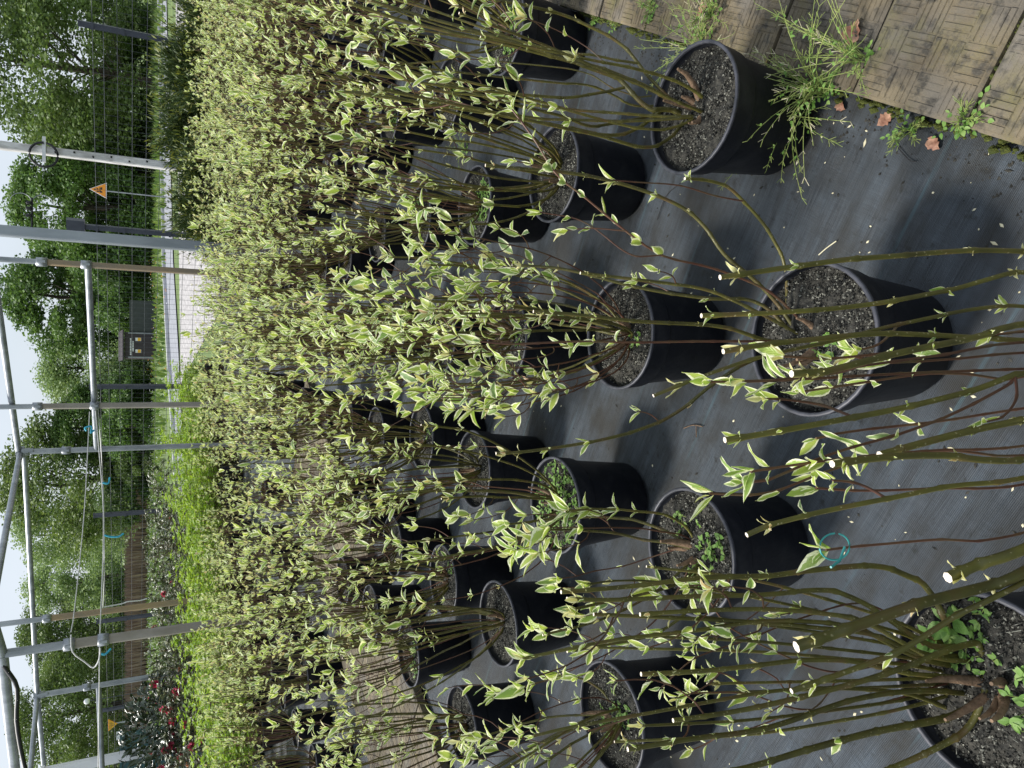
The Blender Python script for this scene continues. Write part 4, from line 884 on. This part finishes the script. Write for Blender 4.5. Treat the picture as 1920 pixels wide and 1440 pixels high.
mb = MB(); t = np.linspace(-1.57, 1.57, 9); mb.lathe(np.stack([.14 * np.cos(t), .14 * np.sin(t)], 1), 14); mb.build('globe', M['white'], lp, (0, 0, q[2])); mb = MB(); mb.tube([(0, 0, 0), (0, 0, q[2] - .12)], .02, 8); mb.build('pole', M['fencepaint'], lp); mb = MB(); mb.lathe([(0, -.17), (.05, -.16), (.06, -.11)], 10); mb.build('collar', M['fencepaint'], lp, (0, 0, q[2]))
q = onz(262, 1354, 0) if False else ony(224, 1379, 24); mb = MB(); root = thing('notice_board', (q[0], 24, 0), 'small white notice on a post beside the yellow triangular sign', 'sign'); mb.box((0, 0, q[2]), (.12, .012, .08)); mb.build('face', M['white'], root); mb = MB(); mb.box((0, .03, q[2] / 2), (.02, .015, q[2] / 2)); mb.build('post', M['steel'], root)
x = vx(1425, 17); root = thing('teal_tank', (x, 17, 0), 'dark teal plastic tank behind the laurel at the bottom edge', 'tank'); z1 = ony(229, 1420, 17)[2]
mb = MB(); mb.box((0, 0, z1 * .5), (.45, .35, z1 * .5)); mb.build('body', M['teal'], root); mb = MB(); mb.box((0, 0, z1 + .02), (.48, .38, .022)); mb.build('lid', M['teal'], root)
for k in range(4): mb = MB(); mb.box((-.33 + .22 * k, -.356, z1 * .5), (.03, .008, z1 * .42)); mb.build('rib', M['teal'], root)
Y = 55.0; a = ony(233, 671, Y); b = ony(283, 624, Y); sx = (b[0] - a[0]); x0 = a[0]; zt = a[2]
sh = thing('shed', (x0 + sx / 2, Y, 0), 'dark brown shed with white lettering and two notices under the trees', 'shed')
mb = MB(); mb.box((0, 1.4, zt / 2), (sx / 2, 1.4, zt / 2)); mb.build('wall', M['shed'], sh)
for sgn in (-1, 1): mb = MB(); mb.box((sgn * (sx / 2 - .05), -.03, zt * .44), (.05, .03, zt * .44)); mb.build('corner_post', M['road'], sh)
mb = MB(); mb.add([(-sx / 2 - .15, -.25, zt + .02), (sx / 2 + .15, -.25, zt + .02), (sx / 2 + .15, 3.0, zt + .3), (-sx / 2 - .15, 3.0, zt + .3), (-sx / 2 - .15, -.25, zt + .1), (sx / 2 + .15, -.25, zt + .1), (sx / 2 + .15, 3.0, zt + .38), (-sx / 2 - .15, 3.0, zt + .38)], [(0, 3, 2, 1), (4, 5, 6, 7), (0, 1, 5, 4), (1, 2, 6, 5), (2, 3, 7, 6), (3, 0, 4, 7)], 0, None, False); mb.build('roof', M['shed'], sh)
mb = MB(); mb.box((sx / 2 + 1.1, .9, zt * .42), (1.05, .8, zt * .42)); mb.build('side_wall', M['shedside'], sh)
rr = random.Random(2)
for (z, w0, w1) in ((zt * .80, -.62, .5), (zt * .725, -.38, .3)):
    x = w0
    while x < w1:
        hw = rr.uniform(.02, .04); mb = MB(); mb.box((x, -.012, z), (hw, .006, zt * .022)); mb.build('letter', M['white'], sh); x += hw * 2 + .025
for sgn in (-.46, .46):
    o = MB(); o.box((sgn * sx / 2, -.015, zt * .56), (.11, .008, .17)); o = o.build('notice', M['white'], sh); m2 = MB(); m2.box((sgn * sx / 2, -.026, zt * .53), (.1, .004, .09)); m2.build('yellow_field', M['yellow'], o)

# ------------------------------------------------------------------ trees and scrub beyond the fence
def tree_meshes(seed, H, R, trunk, K, nleaf, lsize, mat, droop=0.0, low=0.12, shape=1.0):
    rs = np.random.RandomState(seed); tr = MB(); cr = MB(); C = []
    for k in range(K):
        t = rs.uniform(low, 1.0); prof = R * (math.sin(math.pi * min(1, (0.12 + 0.86 * t) ** shape)) ** 0.6) * rs.uniform(0.25, 1.0) ** 0.5
        a = rs.rand() * 6.283; C.append((prof * math.cos(a), prof * math.sin(a), H * t * 0.97))
    C = np.array(C); rad = rs.uniform(0.14, 0.25, K) * R * 1.25
    mb_ = MB(); P = np.array([(0, 0, -.1), (rs.normal() * .1, rs.normal() * .1, H * .3), (rs.normal() * .2, rs.normal() * .2, H * .62), (0, 0, H * .93)]); tr.tube(P, [trunk, trunk * .75, trunk * .45, trunk * .12], 8)
    for k in range(0, K, 4):
        z = max(H * .08, C[k][2] * rs.uniform(.45, .8)); s0 = np.array((0, 0, z)); mid = (s0 + C[k]) / 2 + (0, 0, rs.uniform(-.1, .4))
        tr.tube([s0, mid, C[k]], [trunk * .2, trunk * .11, trunk * .03], 5, 0, None, False)
    idx = rs.randint(0, K, nleaf); d = rs.normal(size=(nleaf, 3)); d /= np.linalg.norm(d, axis=1)[:, None]
    q = rad[idx][:, None] * d * (rs.rand(nleaf, 1) ** 0.45) * np.array((1.15, 1.15, 0.85 + droop)); Pn = C[idx] + q
    if droop: Pn[:, 2] -= droop * rs.rand(nleaf) * 0.9
    Pn[:, 2] = np.maximum(Pn[:, 2], .15)
    R_ = rand_rots(rs, nleaf, lsize * rs.uniform(.6, 1.3, nleaf), 0.5, d * 1.1)
    rnd = np.clip(0.5 * rs.rand(nleaf) + 0.5 * rs.rand(K)[idx], 0, 1)
    scatter(cr, RHOMB, Pn, R_, rnd)
    return tr.mesh('trunk', M['bark']), cr.mesh('crown', M[mat]), H, R
TV = {'dense': [tree_meshes(1, 9, 3.4, .2, 95, 34000, .18, 't_dense', low=.04), tree_meshes(2, 9, 3.1, .2, 90, 32000, .18, 't_dense', low=.05)],
      'olive': [tree_meshes(3, 10, 4.2, .22, 110, 32000, .17, 't_olive', low=.12), tree_meshes(4, 10, 3.8, .2, 90, 25000, .17, 't_olive', low=.15)],
      'pale': [tree_meshes(5, 9, 3.4, .16, 85, 26000, .165, 't_pale', .5, .08), tree_meshes(6, 9, 3.0, .15, 62, 17000, .16, 't_pale', .4, .12)],
      'dark': [tree_meshes(7, 9, 2.6, .2, 60, 9000, .26, 't_dark', low=.06, shape=.8)],
      'scrub': [tree_meshes(8, 4, 2.6, .07, 44, 8500, .2, 't_dense', low=.05), tree_meshes(9, 4, 2.4, .06, 40, 8000, .19, 't_pale', .2, .05), tree_meshes(10, 4, 2.5, .06, 40, 8000, .19, 't_olive', low=.05)]}
rt = random.Random(9)
def tree(ypx, xtop, halfpx, Y, var, i, label, name='tree', cat='tree'):
    tm, cm, H, R = TV[var][i]; top_ = ony(xtop, ypx, Y); zc = Y / 1.15
    sz = max(.4, (top_[2]) / H); sxy = (halfpx * 1.12 / FPX * zc) / R
    root = thing(name, (vx(ypx + (ypx - 720) * 0.0, Y), Y, -0.03), label, cat, 'trees beyond the fence' if cat == 'tree' else 'bushes beyond the fence', rt.uniform(0, 6.28)); root.scale = (sxy, sxy, sz)
    link('trunk', tm, root); link('crown', cm, root)
tree(150, -75, 165, 58, 'olive', 0, 'tall olive-leaved tree with yellowish leaves filling the upper left corner behind the fence')
tree(15, 10, 80, 66, 'pale', 1, 'thin twiggy tree at the extreme top edge behind the fence')
tree(275, 55, 95, 68, 'dense', 1, 'mid green tree directly behind the flaking white post')
tree(395, 12, 100, 60, 'dense', 0, 'dense dark green tree behind the grey steel post')
tree(555, 0, 98, 70, 'dense', 1, 'dense dark green tree between the grey steel post and the shed')
tree(500, 120, 80, 72, 'dense', 0, 'smaller dark tree filling the gap behind the two dense trees')
tree(690, 78, 95, 74, 'pale', 0, 'soft pale willow behind the shed, under the open sky')
tree(800, 95, 80, 66, 'dense', 0, 'rounded green tree behind the middle tube post')
tree(885, 0, 125, 68, 'olive', 1, 'open-crowned olive tree with sky showing through, behind the thin steel tube post')
tree(990, 25, 80, 82, 'pale', 1, 'hazy thin tree between the steel post and the rusty post')
tree(1075, 45, 75, 92, 'pale', 1, 'wispy pale birch-like tree just behind the rusty post')
tree(1160, 35, 80, 96, 'olive', 1, 'open tree standing behind the rusty and tan posts')
tree(1240, 75, 70, 98, 'pale', 0, 'broad soft tree between the thick tan post and the globe lamp')
tree(1315, 22, 100, 84, 'olive', 0, 'full rounded tree behind the globe lamp')
tree(1405, 85, 70, 104, 'dark', 0, 'dark dense tree at the bottom edge beside the broad white post')
tree(1420, 120, 60, 88, 'olive', 1, 'brownish low tree at the bottom edge in front of the dark one')
S_ = [(60, 205, 70, 64, 0), (150, 190, 70, 63, 0), (240, 175, 70, 62, 0), (320, 170, 70, 63, 0), (415, 165, 75, 62, 0), (500, 165, 70, 60, 0), (585, 185, 55, 60, 0), (710, 165, 55, 66, 1), (745, 200, 50, 62, 0), (800, 190, 60, 60, 0), (850, 205, 50, 62, 2), (905, 200, 70, 66, 0),
      (975, 165, 75, 108, 1), (1030, 180, 70, 110, 1), (1085, 170, 75, 112, 1), (1140, 185, 70, 112, 1), (1195, 180, 75, 110, 1), (1250, 190, 70, 112, 1), (1310, 185, 70, 108, 1), (1370, 200, 70, 90, 2), (1430, 190, 60, 92, 2)]
for k, (y_, xt_, hp, Y_, v_) in enumerate(S_):
    tree(y_, xt_, hp, Y_, 'scrub', v_, 'bush of the far belt behind the fence, %s from the top edge' % (ORD + ['seventeenth', 'eighteenth', 'nineteenth', 'twentieth', 'twenty-first'])[k], 'bush', 'bush')
rs = np.random.RandomState(31); mb = MB(); n = 7000
xs = rs.uniform(-40, -9, n); ys = rs.uniform(76, 80, n); hh = rs.uniform(1.4, 2.2, n)
P = np.stack([xs, ys, 0 * xs - .03], 1); ax = np.stack([rs.normal(0, .06, n), rs.normal(0, .06, n), np.ones(n)], 1); xx_ = np.tile((1.0, 0, 0), (n, 1)); nm = np.cross(xx_, ax)
scatter(mb, RHOMB, P, np.stack([xx_ * rs.uniform(.12, .3, (n, 1)), ax * hh[:, None], nm * .1], 2), rs.rand(n))
tag(mb.build('reed_bed', M['reed']), 'band of dry brown reeds behind the meadow beyond the rusty post', 'reeds', kind='stuff')

# ------------------------------------------------------------------ yews in front of the fence
def yew_mesh(seed, R, H):
    rs = np.random.RandomState(seed); mb = MB(); st = MB()
    st.tube([(0, 0, 0), (0.01, 0, H * .35), (0, 0.01, H * .8)], [.025, .018, .006], 6)
    nb = 260
    for k in range(nb):
        a = rs.rand() * 6.283; z0 = H * rs.uniform(.05, .6); el = rs.uniform(.15, 1.25); L_ = R * rs.uniform(.55, 1.15) * (1 if el < .7 else (H - z0) / R * .85)
        d = np.array((math.cos(a) * math.cos(el), math.sin(a) * math.cos(el), math.sin(el))); p0 = np.array((0, 0, z0)); p1 = p0 + d * L_
        if p1[2] > H * 1.05: p1[2] = H * 1.05
        n = 42; t = rs.uniform(.25, 1, n) ** .6; P = p0 + (p1 - p0) * t[:, None] + rs.normal(size=(n, 3)) * .035
        ax = d + rs.normal(size=(n, 3)) * .55 + (0, 0, .35); ax /= np.linalg.norm(ax, axis=1)[:, None]; nm = rs.normal(size=(n, 3)) + (0, 0, .6); x_ = np.cross(ax, nm); x_ /= np.linalg.norm(x_, axis=1)[:, None]; nm = np.cross(x_, ax)
        s = rs.uniform(.04, .085, n); Rm = np.stack([x_ * (s * .3)[:, None], ax * s[:, None], nm * (s * .3)[:, None]], 2)
        tip = (t > .92) & (P[:, 2] > H * .5) & (rs.rand(n) < .5)
        scatter(mb, RHOMB, P[~tip], Rm[~tip], rs.rand((~tip).sum()), 0)
        if tip.any(): scatter(mb, RHOMB, P[tip], Rm[tip], rs.rand(tip.sum()), 1)
    return st.mesh('trunk', M['bark']), mb.mesh('foliage', [M['yew'], M['yewtip']])
YV = [yew_mesh(1, .46, 1.08), yew_mesh(2, .44, 1.12)]
for k, (y_, Y_, s_, h_, lab) in enumerate(((15, 10.0, 1.0, 1.0, 'dark yew bush at the top edge in front of the fence'), (118, 10.4, 1.15, 1.04, 'yellow-tipped yew bush second from the top edge'), (232, 11.0, 1.15, 1.06, 'yew bush with a yellow spire next to the flaking white post'),
                                       (300, 10.6, .95, 1.0, 'yellow-tipped yew bush just in front of the flaking white post'), (385, 10.6, 1.05, 1.0, 'broad dark yew bush beside the grey steel post'), (418, 10.9, .8, .9, 'small dark yew bush against the grey steel post'))):
    root = thing('yew_bush', (vx(y_, Y_), Y_, 0), lab, 'bush', 'yew bushes in front of the fence', k * 1.3, s_); root.scale.z = s_ * h_
    for nm_, me in zip(('trunk', 'foliage'), YV[k % 2]):
        o = link(nm_, me, root)
        if nm_ == 'foliage': o['kind'] = 'stuff'

# ------------------------------------------------------------------ lime shrubs, rhododendrons, laurel
def shrub_mesh(seed, H, R, nst, per, size, mat, wid=1.0, up=0.5, stemr=.004, zmin=.3, bud=None, tipn=5):
    rs = np.random.RandomState(seed); st = MB(); fo = MB(); tips = []
    for k in range(nst):
        a = rs.rand() * 6.283; rr = R * math.sqrt(rs.rand()); h = H * rs.uniform(.62, 1.02) * (1 - .22 * (rr / R) ** 2)
        e = np.array((rr * math.cos(a), rr * math.sin(a), h)); p0 = np.array((rs.normal() * .03, rs.normal() * .03, .26)); mid = p0 * .4 + e * .6 + np.array((0, 0, -.08)); mid[:2] = p0[:2] * .3 + e[:2] * .7
        P = bez(p0, (p0 + mid) / 2, mid, e, 7); st.tube(P, np.linspace(stemr, stemr * .4, 7), 4, 0, None, False)
        for i in range(per):
            t = rs.uniform(.3, 1) ** .7; q = P[min(6, int(t * 6.99))]; b = rs.rand() * 6.283; d = np.array((math.cos(b), math.sin(b), rs.uniform(-.2, 1) * up)); lp_ = q + d * size * rs.uniform(0, 1.0)
            if lp_[2] < zmin: continue
            put(fo, LEAF_LO[rs.randint(8)], lp_, basis(d, (rs.normal() * .4, rs.normal() * .4, 1), size * rs.uniform(.6, 1.25)) * np.array((wid, 1, 1)), rs.rand())
        for i in range(tipn):
            b = rs.rand() * 6.283; d = np.array((math.cos(b), math.sin(b), rs.uniform(.2, 1.2))); put(fo, LEAF_LO[rs.randint(8)], e, basis(d, (-d[0], -d[1], 1), size * rs.uniform(.7, 1.2)) * np.array((wid, 1, 1)), rs.rand())
        tips.append(e)
    if bud:
        for e in tips:
            if rs.rand() < .45: fo.lathe([(0, 0), (.012, .01), (.014, .022), (0, .045)], 6, 1, e)
    return st.mesh('stems', M['wood']), fo.mesh('foliage', [M[mat]] + ([M[bud]] if bud else [])), tips
LV = [shrub_mesh(60 + i, .98, .33, 26, 26, .055, 'lime', 1.25, .6) for i in range(5)]
RV = [shrub_mesh(80 + i, 1.0, .36, 22, 14, .085, 'rhodo', .95, .35, .006, .3, 'budcream', 8) for i in range(4)]
def truss(seed, mat):
    rs = np.random.RandomState(seed); mb = MB()
    for k in range(26):
        d = rs.normal(size=3); d[2] = abs(d[2]); d = unit(d); put(mb, LEAF_LO[rs.randint(8)], d * .012, basis(d + rs.normal(size=3) * .3, rs.normal(size=3), .055) * np.array((2.0, 1, 1)), rs.rand())
    return mb.mesh('flower', M[mat])
TRUSS = {'pink': truss(1, 'pink'), 'peach': truss(2, 'peach')}
r = random.Random(55)
def shrub_rows(name, V, rowsn, s0, s1, step, lab, cat, grp, hs, flowers=None):
    cnt = 0
    for ri, n0 in enumerate(rowsn):
        s = s0 + (ri % 2) * step / 2; i = 0
        while s < s1:
            p = epos(s + r.gauss(0, .05), n0 + r.gauss(0, .04)); pr = proj((p[0], p[1], .7))
            if pr and -120 < pr[1] < 1560:
                root = thing(name, (p[0], p[1], 0), lab % (ORD[ri], ORD[i]), cat, grp); i += 1
                add_pot(root, False, r); sm_, fm, tips = V[r.randrange(len(V))]; rz = r.uniform(0, 6.28); hz = hs * r.uniform(.9, 1.1)
                for nm_, me in (('stems', sm_), ('foliage', fm)):
                    o = link(nm_, me, root); o.rotation_euler.z = rz; o.scale = (1.05, 1.05, hz)
                    if nm_ == 'foliage': o['kind'] = 'stuff'
                if flowers:
                    for e in r.sample(tips, flowers(pr, r)):
                        c_, s_ = math.cos(rz), math.sin(rz); link('flower', TRUSS['pink' if r.random() < .75 else 'peach'], root, (1.05 * (c_ * e[0] - s_ * e[1]), 1.05 * (s_ * e[0] + c_ * e[1]), hz * e[2]))
            s += step
shrub_rows('bright_green_shrub', LV, (-7.35, -7.95, -8.55, -9.1), 4.3, 12.9, .62, 'bright green potted shrub, %s row behind the dogwoods, %s from the bottom edge', 'potted shrub', 'bright green shrubs in black pots', .96)
shrub_rows('rhododendron', RV, (-9.9, -10.6, -11.3), 5.6, 12.8, .7, 'potted rhododendron, %s row behind the bright green shrubs, %s from the bottom edge', 'rhododendron', 'rhododendrons in pots', 1.2, lambda pr, r: (r.randint(3, 7) if pr[1] > 1270 else (1 if r.random() < .3 else 0)))
def laurel(ypx, Y, label, R=.78, z0=.62, z1=1.62):
    rs = np.random.RandomState(4); root = thing('laurel', (vx(ypx, Y), Y, 0), label, 'bush'); st = MB(); fo = MB(); cz = (z0 + z1) / 2
    for k in range(7): a = rs.rand() * 6.28; st.tube([(rs.normal() * .03, rs.normal() * .03, 0), (.1 * math.cos(a), .1 * math.sin(a), z0 * .8), (.4 * math.cos(a), .4 * math.sin(a), cz)], [.022, .016, .008], 6)
    st.build('trunk', M['wood'], root)
    for k in range(1500):
        d = unit(rs.normal(size=3)); q = rs.rand() ** .3; P = np.array((d[0] * R * q, d[1] * R * q, cz + d[2] * (z1 - z0) / 2 * q)) + rs.normal(size=3) * .03
        ax = d + rs.normal(size=3) * .6 + (0, 0, .2); put(fo, LEAF_LO[rs.randint(8)], P, basis(ax, d + (0, 0, .8) + rs.normal(size=3) * .3, rs.uniform(.08, .14)), rs.rand())
    fo.build('foliage', M['laurel'], root)['kind'] = 'stuff'
laurel(1385, 12.4, 'large glossy dark laurel standing behind the rhododendrons at the bottom edge')

# ------------------------------------------------------------------ weeds, dead leaves and litter around the paving
def cress(name, p, seed, n, h, splay, label, dry=0.3, lean=(0, 0), ros=10):
    rs = np.random.RandomState(seed); root = thing(name, tuple(p), label, 'weed', 'weeds in the paving joints'); st = MB(); lf = MB()
    for k in range(n):
        a = rs.rand() * 6.283; L_ = h * rs.uniform(.5, 1.1); sp_ = splay * rs.uniform(.3, 1.2); e = np.array((math.cos(a) * sp_ + lean[0], math.sin(a) * sp_ + lean[1], 0)) * L_ * 1.2 + np.array((0, 0, L_ * rs.uniform(.35, .95)))
        P = bez(np.array((rs.normal() * .008, rs.normal() * .008, 0)), np.array((e[0] * .15, e[1] * .15, L_ * .45)), e * .75 + (0, 0, L_ * .1), e, 8); st.tube(P, np.linspace(.0011, .0006, 8), 4, 0, None, False)
        dr = rs.rand() < dry
        for i in range(rs.randint(9, 18)):
            t = rs.uniform(.3, 1); q = P[min(7, int(t * 7.99))]; T = unit(P[min(7, int(t * 7) + 1)] - P[max(0, int(t * 7) - 1)]); f = frame(T, random.Random(seed * 1000 + k * 50 + i)); d = unit(T * .8 + f * .55); l = rs.uniform(.010, .022)
            st.tube([q, q + d * l * .5, q + d * l], .0007, 3, 1 if dr and rs.rand() < .7 else 0, None, False)
        for i in range(rs.randint(2, 6)):
            q = P[rs.randint(1, 6)]; b = rs.rand() * 6.283; d = np.array((math.cos(b), math.sin(b), rs.uniform(-.1, .5))); put(lf, LEAF_LO[rs.randint(8)], q, basis(d, (0, 0, 1), rs.uniform(.006, .014)) * np.array((1.3, 1, 1)), rs.rand())
    for i in range(ros):
        b = rs.rand() * 6.283; d = np.array((math.cos(b), math.sin(b), rs.uniform(.1, .6))); Lr = rs.uniform(.025, .055)
        for j in range(5):
            q = d * Lr * (.25 + .19 * j); f = np.array((-d[1], d[0], 0)) * (1 if j % 2 else -1)
            put(lf, LEAF_LO[rs.randint(8)], q, basis(d * .5 + f * (.9 if j < 4 else 0), (0, 0, 1), rs.uniform(.009, .015)) * np.array((1.8, 1, 1)), rs.rand())
    st.build('stalks', [M['pod'], M['seed']], root)['kind'] = 'stuff'; lf.build('leaflets', M['weed'], root)['kind'] = 'stuff'
def gp(x, y, z=0.05): return onz(x, y, z)
cress('bittercress', gp(1545, 170), 3, 40, .24, .95, 'large seeding weed sprawling over the gritty pot from the slab joint', .35, (.05, .35))
cress('bittercress', gp(1620, 110), 4, 22, .19, .95, 'yellow-green seeding weed between the ribbed slabs beside a brown leaf', .3, (.15, .3))
cress('bittercress', gp(1325, 95), 5, 30, .15, .95, 'white-flecked weed clump in the slab joint beside the gritty pot', .25, (.2, .2))
cress('bittercress', gp(1340, 30), 6, 18, .13, .8, 'weed clump at the top edge in the joint beside the gritty pot', .2)
cress('bittercress', gp(1225, 20), 7, 8, .06, .7, 'small grassy weed in the slab joint near the top edge', .1)
cress('bittercress', gp(1500, 225, .01), 8, 14, .2, .9, 'drooping weed hanging over the fabric in front of the gritty pot', .3, (-.5, -.4), 4)
cress('bittercress', gp(1812, 222), 9, 5, .05, .8, 'round-leaved green weed at the joint of the two nearest slabs', .1, (0, 0), 14)
cress('bittercress', gp(1710, 245, .01), 10, 7, .05, .9, 'thin grassy weed at the slab edge between two fallen leaves', .1, (-.2, -.3), 4)
cress('bittercress', gp(1120, 30, .01), 11, 4, .03, .8, 'low green weed at the slab edge by the pot at the top edge', .1, (0, 0), 10)
cress('bittercress', gp(1160, 45, .01), 12, 3, .03, .8, 'small two-leaved weed where the fabric meets the slabs', .1, (0, 0), 6)
cress('bittercress', gp(1055, 78, 0), 14, 4, .05, .7, 'small green weed on the fabric beside the pot at the top edge', .1, (0, 0), 3)
cress('bittercress', gp(875, 280, 0), 13, 12, .09, 1.0, 'feathery green weed growing through the fabric behind the arching-stemmed dogwood', 0, (.1, .1), 4)
def dead(x, y, z, s, seed, label):
    rs = np.random.RandomState(seed); rows, cols = 9, 7; t = np.linspace(0, 1, rows); a = np.linspace(-1, 1, cols); A, T = np.meshgrid(a, t)
    hw = .36 * np.sin(math.pi * np.clip(t * .96 + .02, 0, 1) ** .8) ** .7 * (1 + .25 * np.sin(t * 22 + seed)); X = hw[:, None] * A; Z = .22 * np.abs(X) + .10 * np.sin(T * 6 + A * 2 + seed) + rs.normal(size=X.shape) * .02
    V = np.stack([X, T - .5, Z - Z.min() + .01], -1).reshape(-1, 3) * s; i = np.arange(rows - 1)[:, None] * cols; j = np.arange(cols - 1)[None]; F = np.stack([i + j, i + j + 1, i + cols + j + 1, i + cols + j], -1).reshape(-1, 4)
    mb = MB(); mb.add(V, F); p = onz(x, y, z); o = mb.build('fallen_leaf', M['deadleaf'], None, tuple(p)); o.rotation_euler = (rs.normal() * .15, rs.normal() * .15, rs.rand() * 6.28); tag(o, label, 'leaf', 'dry fallen leaves')
dead(1602, 62, .056, .055, 1, 'pinkish brown fallen leaf lying on the slabs among yellow-green weeds'); dead(1505, 215, .004, .055, 2, 'crumpled red-brown leaf under the sprawling weed beside the gritty pot')
dead(1660, 226, .004, .036, 3, 'pale orange curled leaf on the fabric at the slab edge'); dead(1752, 270, .004, .034, 4, 'red and purple fallen leaf on the fabric next to the round-leaved weed'); dead(1578, 200, .004, .028, 5, 'small brown leaf at the corner of the slab'); dead(1318, 22, .056, .045, 6, 'brown leaf on the slabs at the top edge in the weeds')
dead(1514, 190, .02, .04, 7, 'tan fallen leaf on top of the red-brown one')
def twig(pts, rad, mat, label):
    P = catmull([onz(x, y, .004 + rad) for x, y in pts], 10); b = P[0].copy(); mb = MB(); mb.tube(P - b, rad, 5); tag(mb.build('fallen_twig', M[mat], None, tuple(b)), label, 'twig', 'twigs on the fabric')
twig([(1232, 412), (1248, 368), (1272, 346), (1284, 338)], .0014, 'black', "thin black twig lying on the fabric beside the gritty-soiled pot")
twig([(1282, 803), (1300, 797), (1318, 800)], .0016, 'wood', 'short forked brown twig on the fabric in the middle'); twig([(1305, 798), (1306, 820)], .0014, 'wood', 'stub of brown twig crossing the forked one')
twig([(1535, 478), (1550, 465), (1568, 452)], .0016, 'seed', 'pale straw lying beside the nearest middle pot'); twig([(1682, 275), (1705, 300), (1718, 303)], .001, 'black', 'curled black root fibre on the fabric by the slabs')
mb = MB(); rs = np.random.RandomState(12)
for k in range(420):
    q = onz(rs.uniform(1000, 1919), rs.uniform(60, 1439), 0); 
    if q[:2] @ N_DIR > -.05: continue
    s = rs.uniform(.0012, .0038); t = rs.rand() * 6.28; d = np.array((math.cos(t), math.sin(t), 0)); e = np.array((-d[1], d[0], 0)); l = rs.uniform(1, 3)
    mb.add([q + d * s * l + (0, 0, .001), q + e * s + (0, 0, .001), q - d * s * l + (0, 0, .001), q - e * s + (0, 0, .001), q + (0, 0, .001 + s)], [(0, 1, 4), (1, 2, 4), (2, 3, 4), (3, 0, 4)], 0 if rs.rand() < .45 else 1)
for k in range(500):
    q = epos(rs.uniform(.3, 3.2), -.05 - abs(rs.normal()) * .05); s = rs.uniform(.002, .006)
    mb.add(np.array([(1, 0, 0), (-.5, .8, 0), (-.5, -.8, 0), (0, 0, .8)]) * s + q, [(0, 1, 3), (1, 2, 3), (2, 0, 3)], 1)
tag(mb.build('ground_litter', [M['seed'], M['soil']]), 'scattered pale chips and soil crumbs on the fabric', 'litter', kind='stuff')
c0 = ony(1565, 1025, .375); t = np.linspace(0, 6.0, 22); mb = MB(); mb.tube(np.stack([.010 * np.cos(t) + 0, .004 * np.sin(t), .0115 * np.sin(t)], 1), .0007, 6); mb.tube([(.0, -.004, -.006), (-.009, -.006, .002), (-.012, -.008, .014)], .001, 5)
tag(mb.build('plant_tie', M['tie'], None, tuple(c0)), 'turquoise loop tie on the thin brown twig with two white-edged leaves', 'plant tie')
print('dogwoods', len(info), 'leaf objects', NLEAF[0])
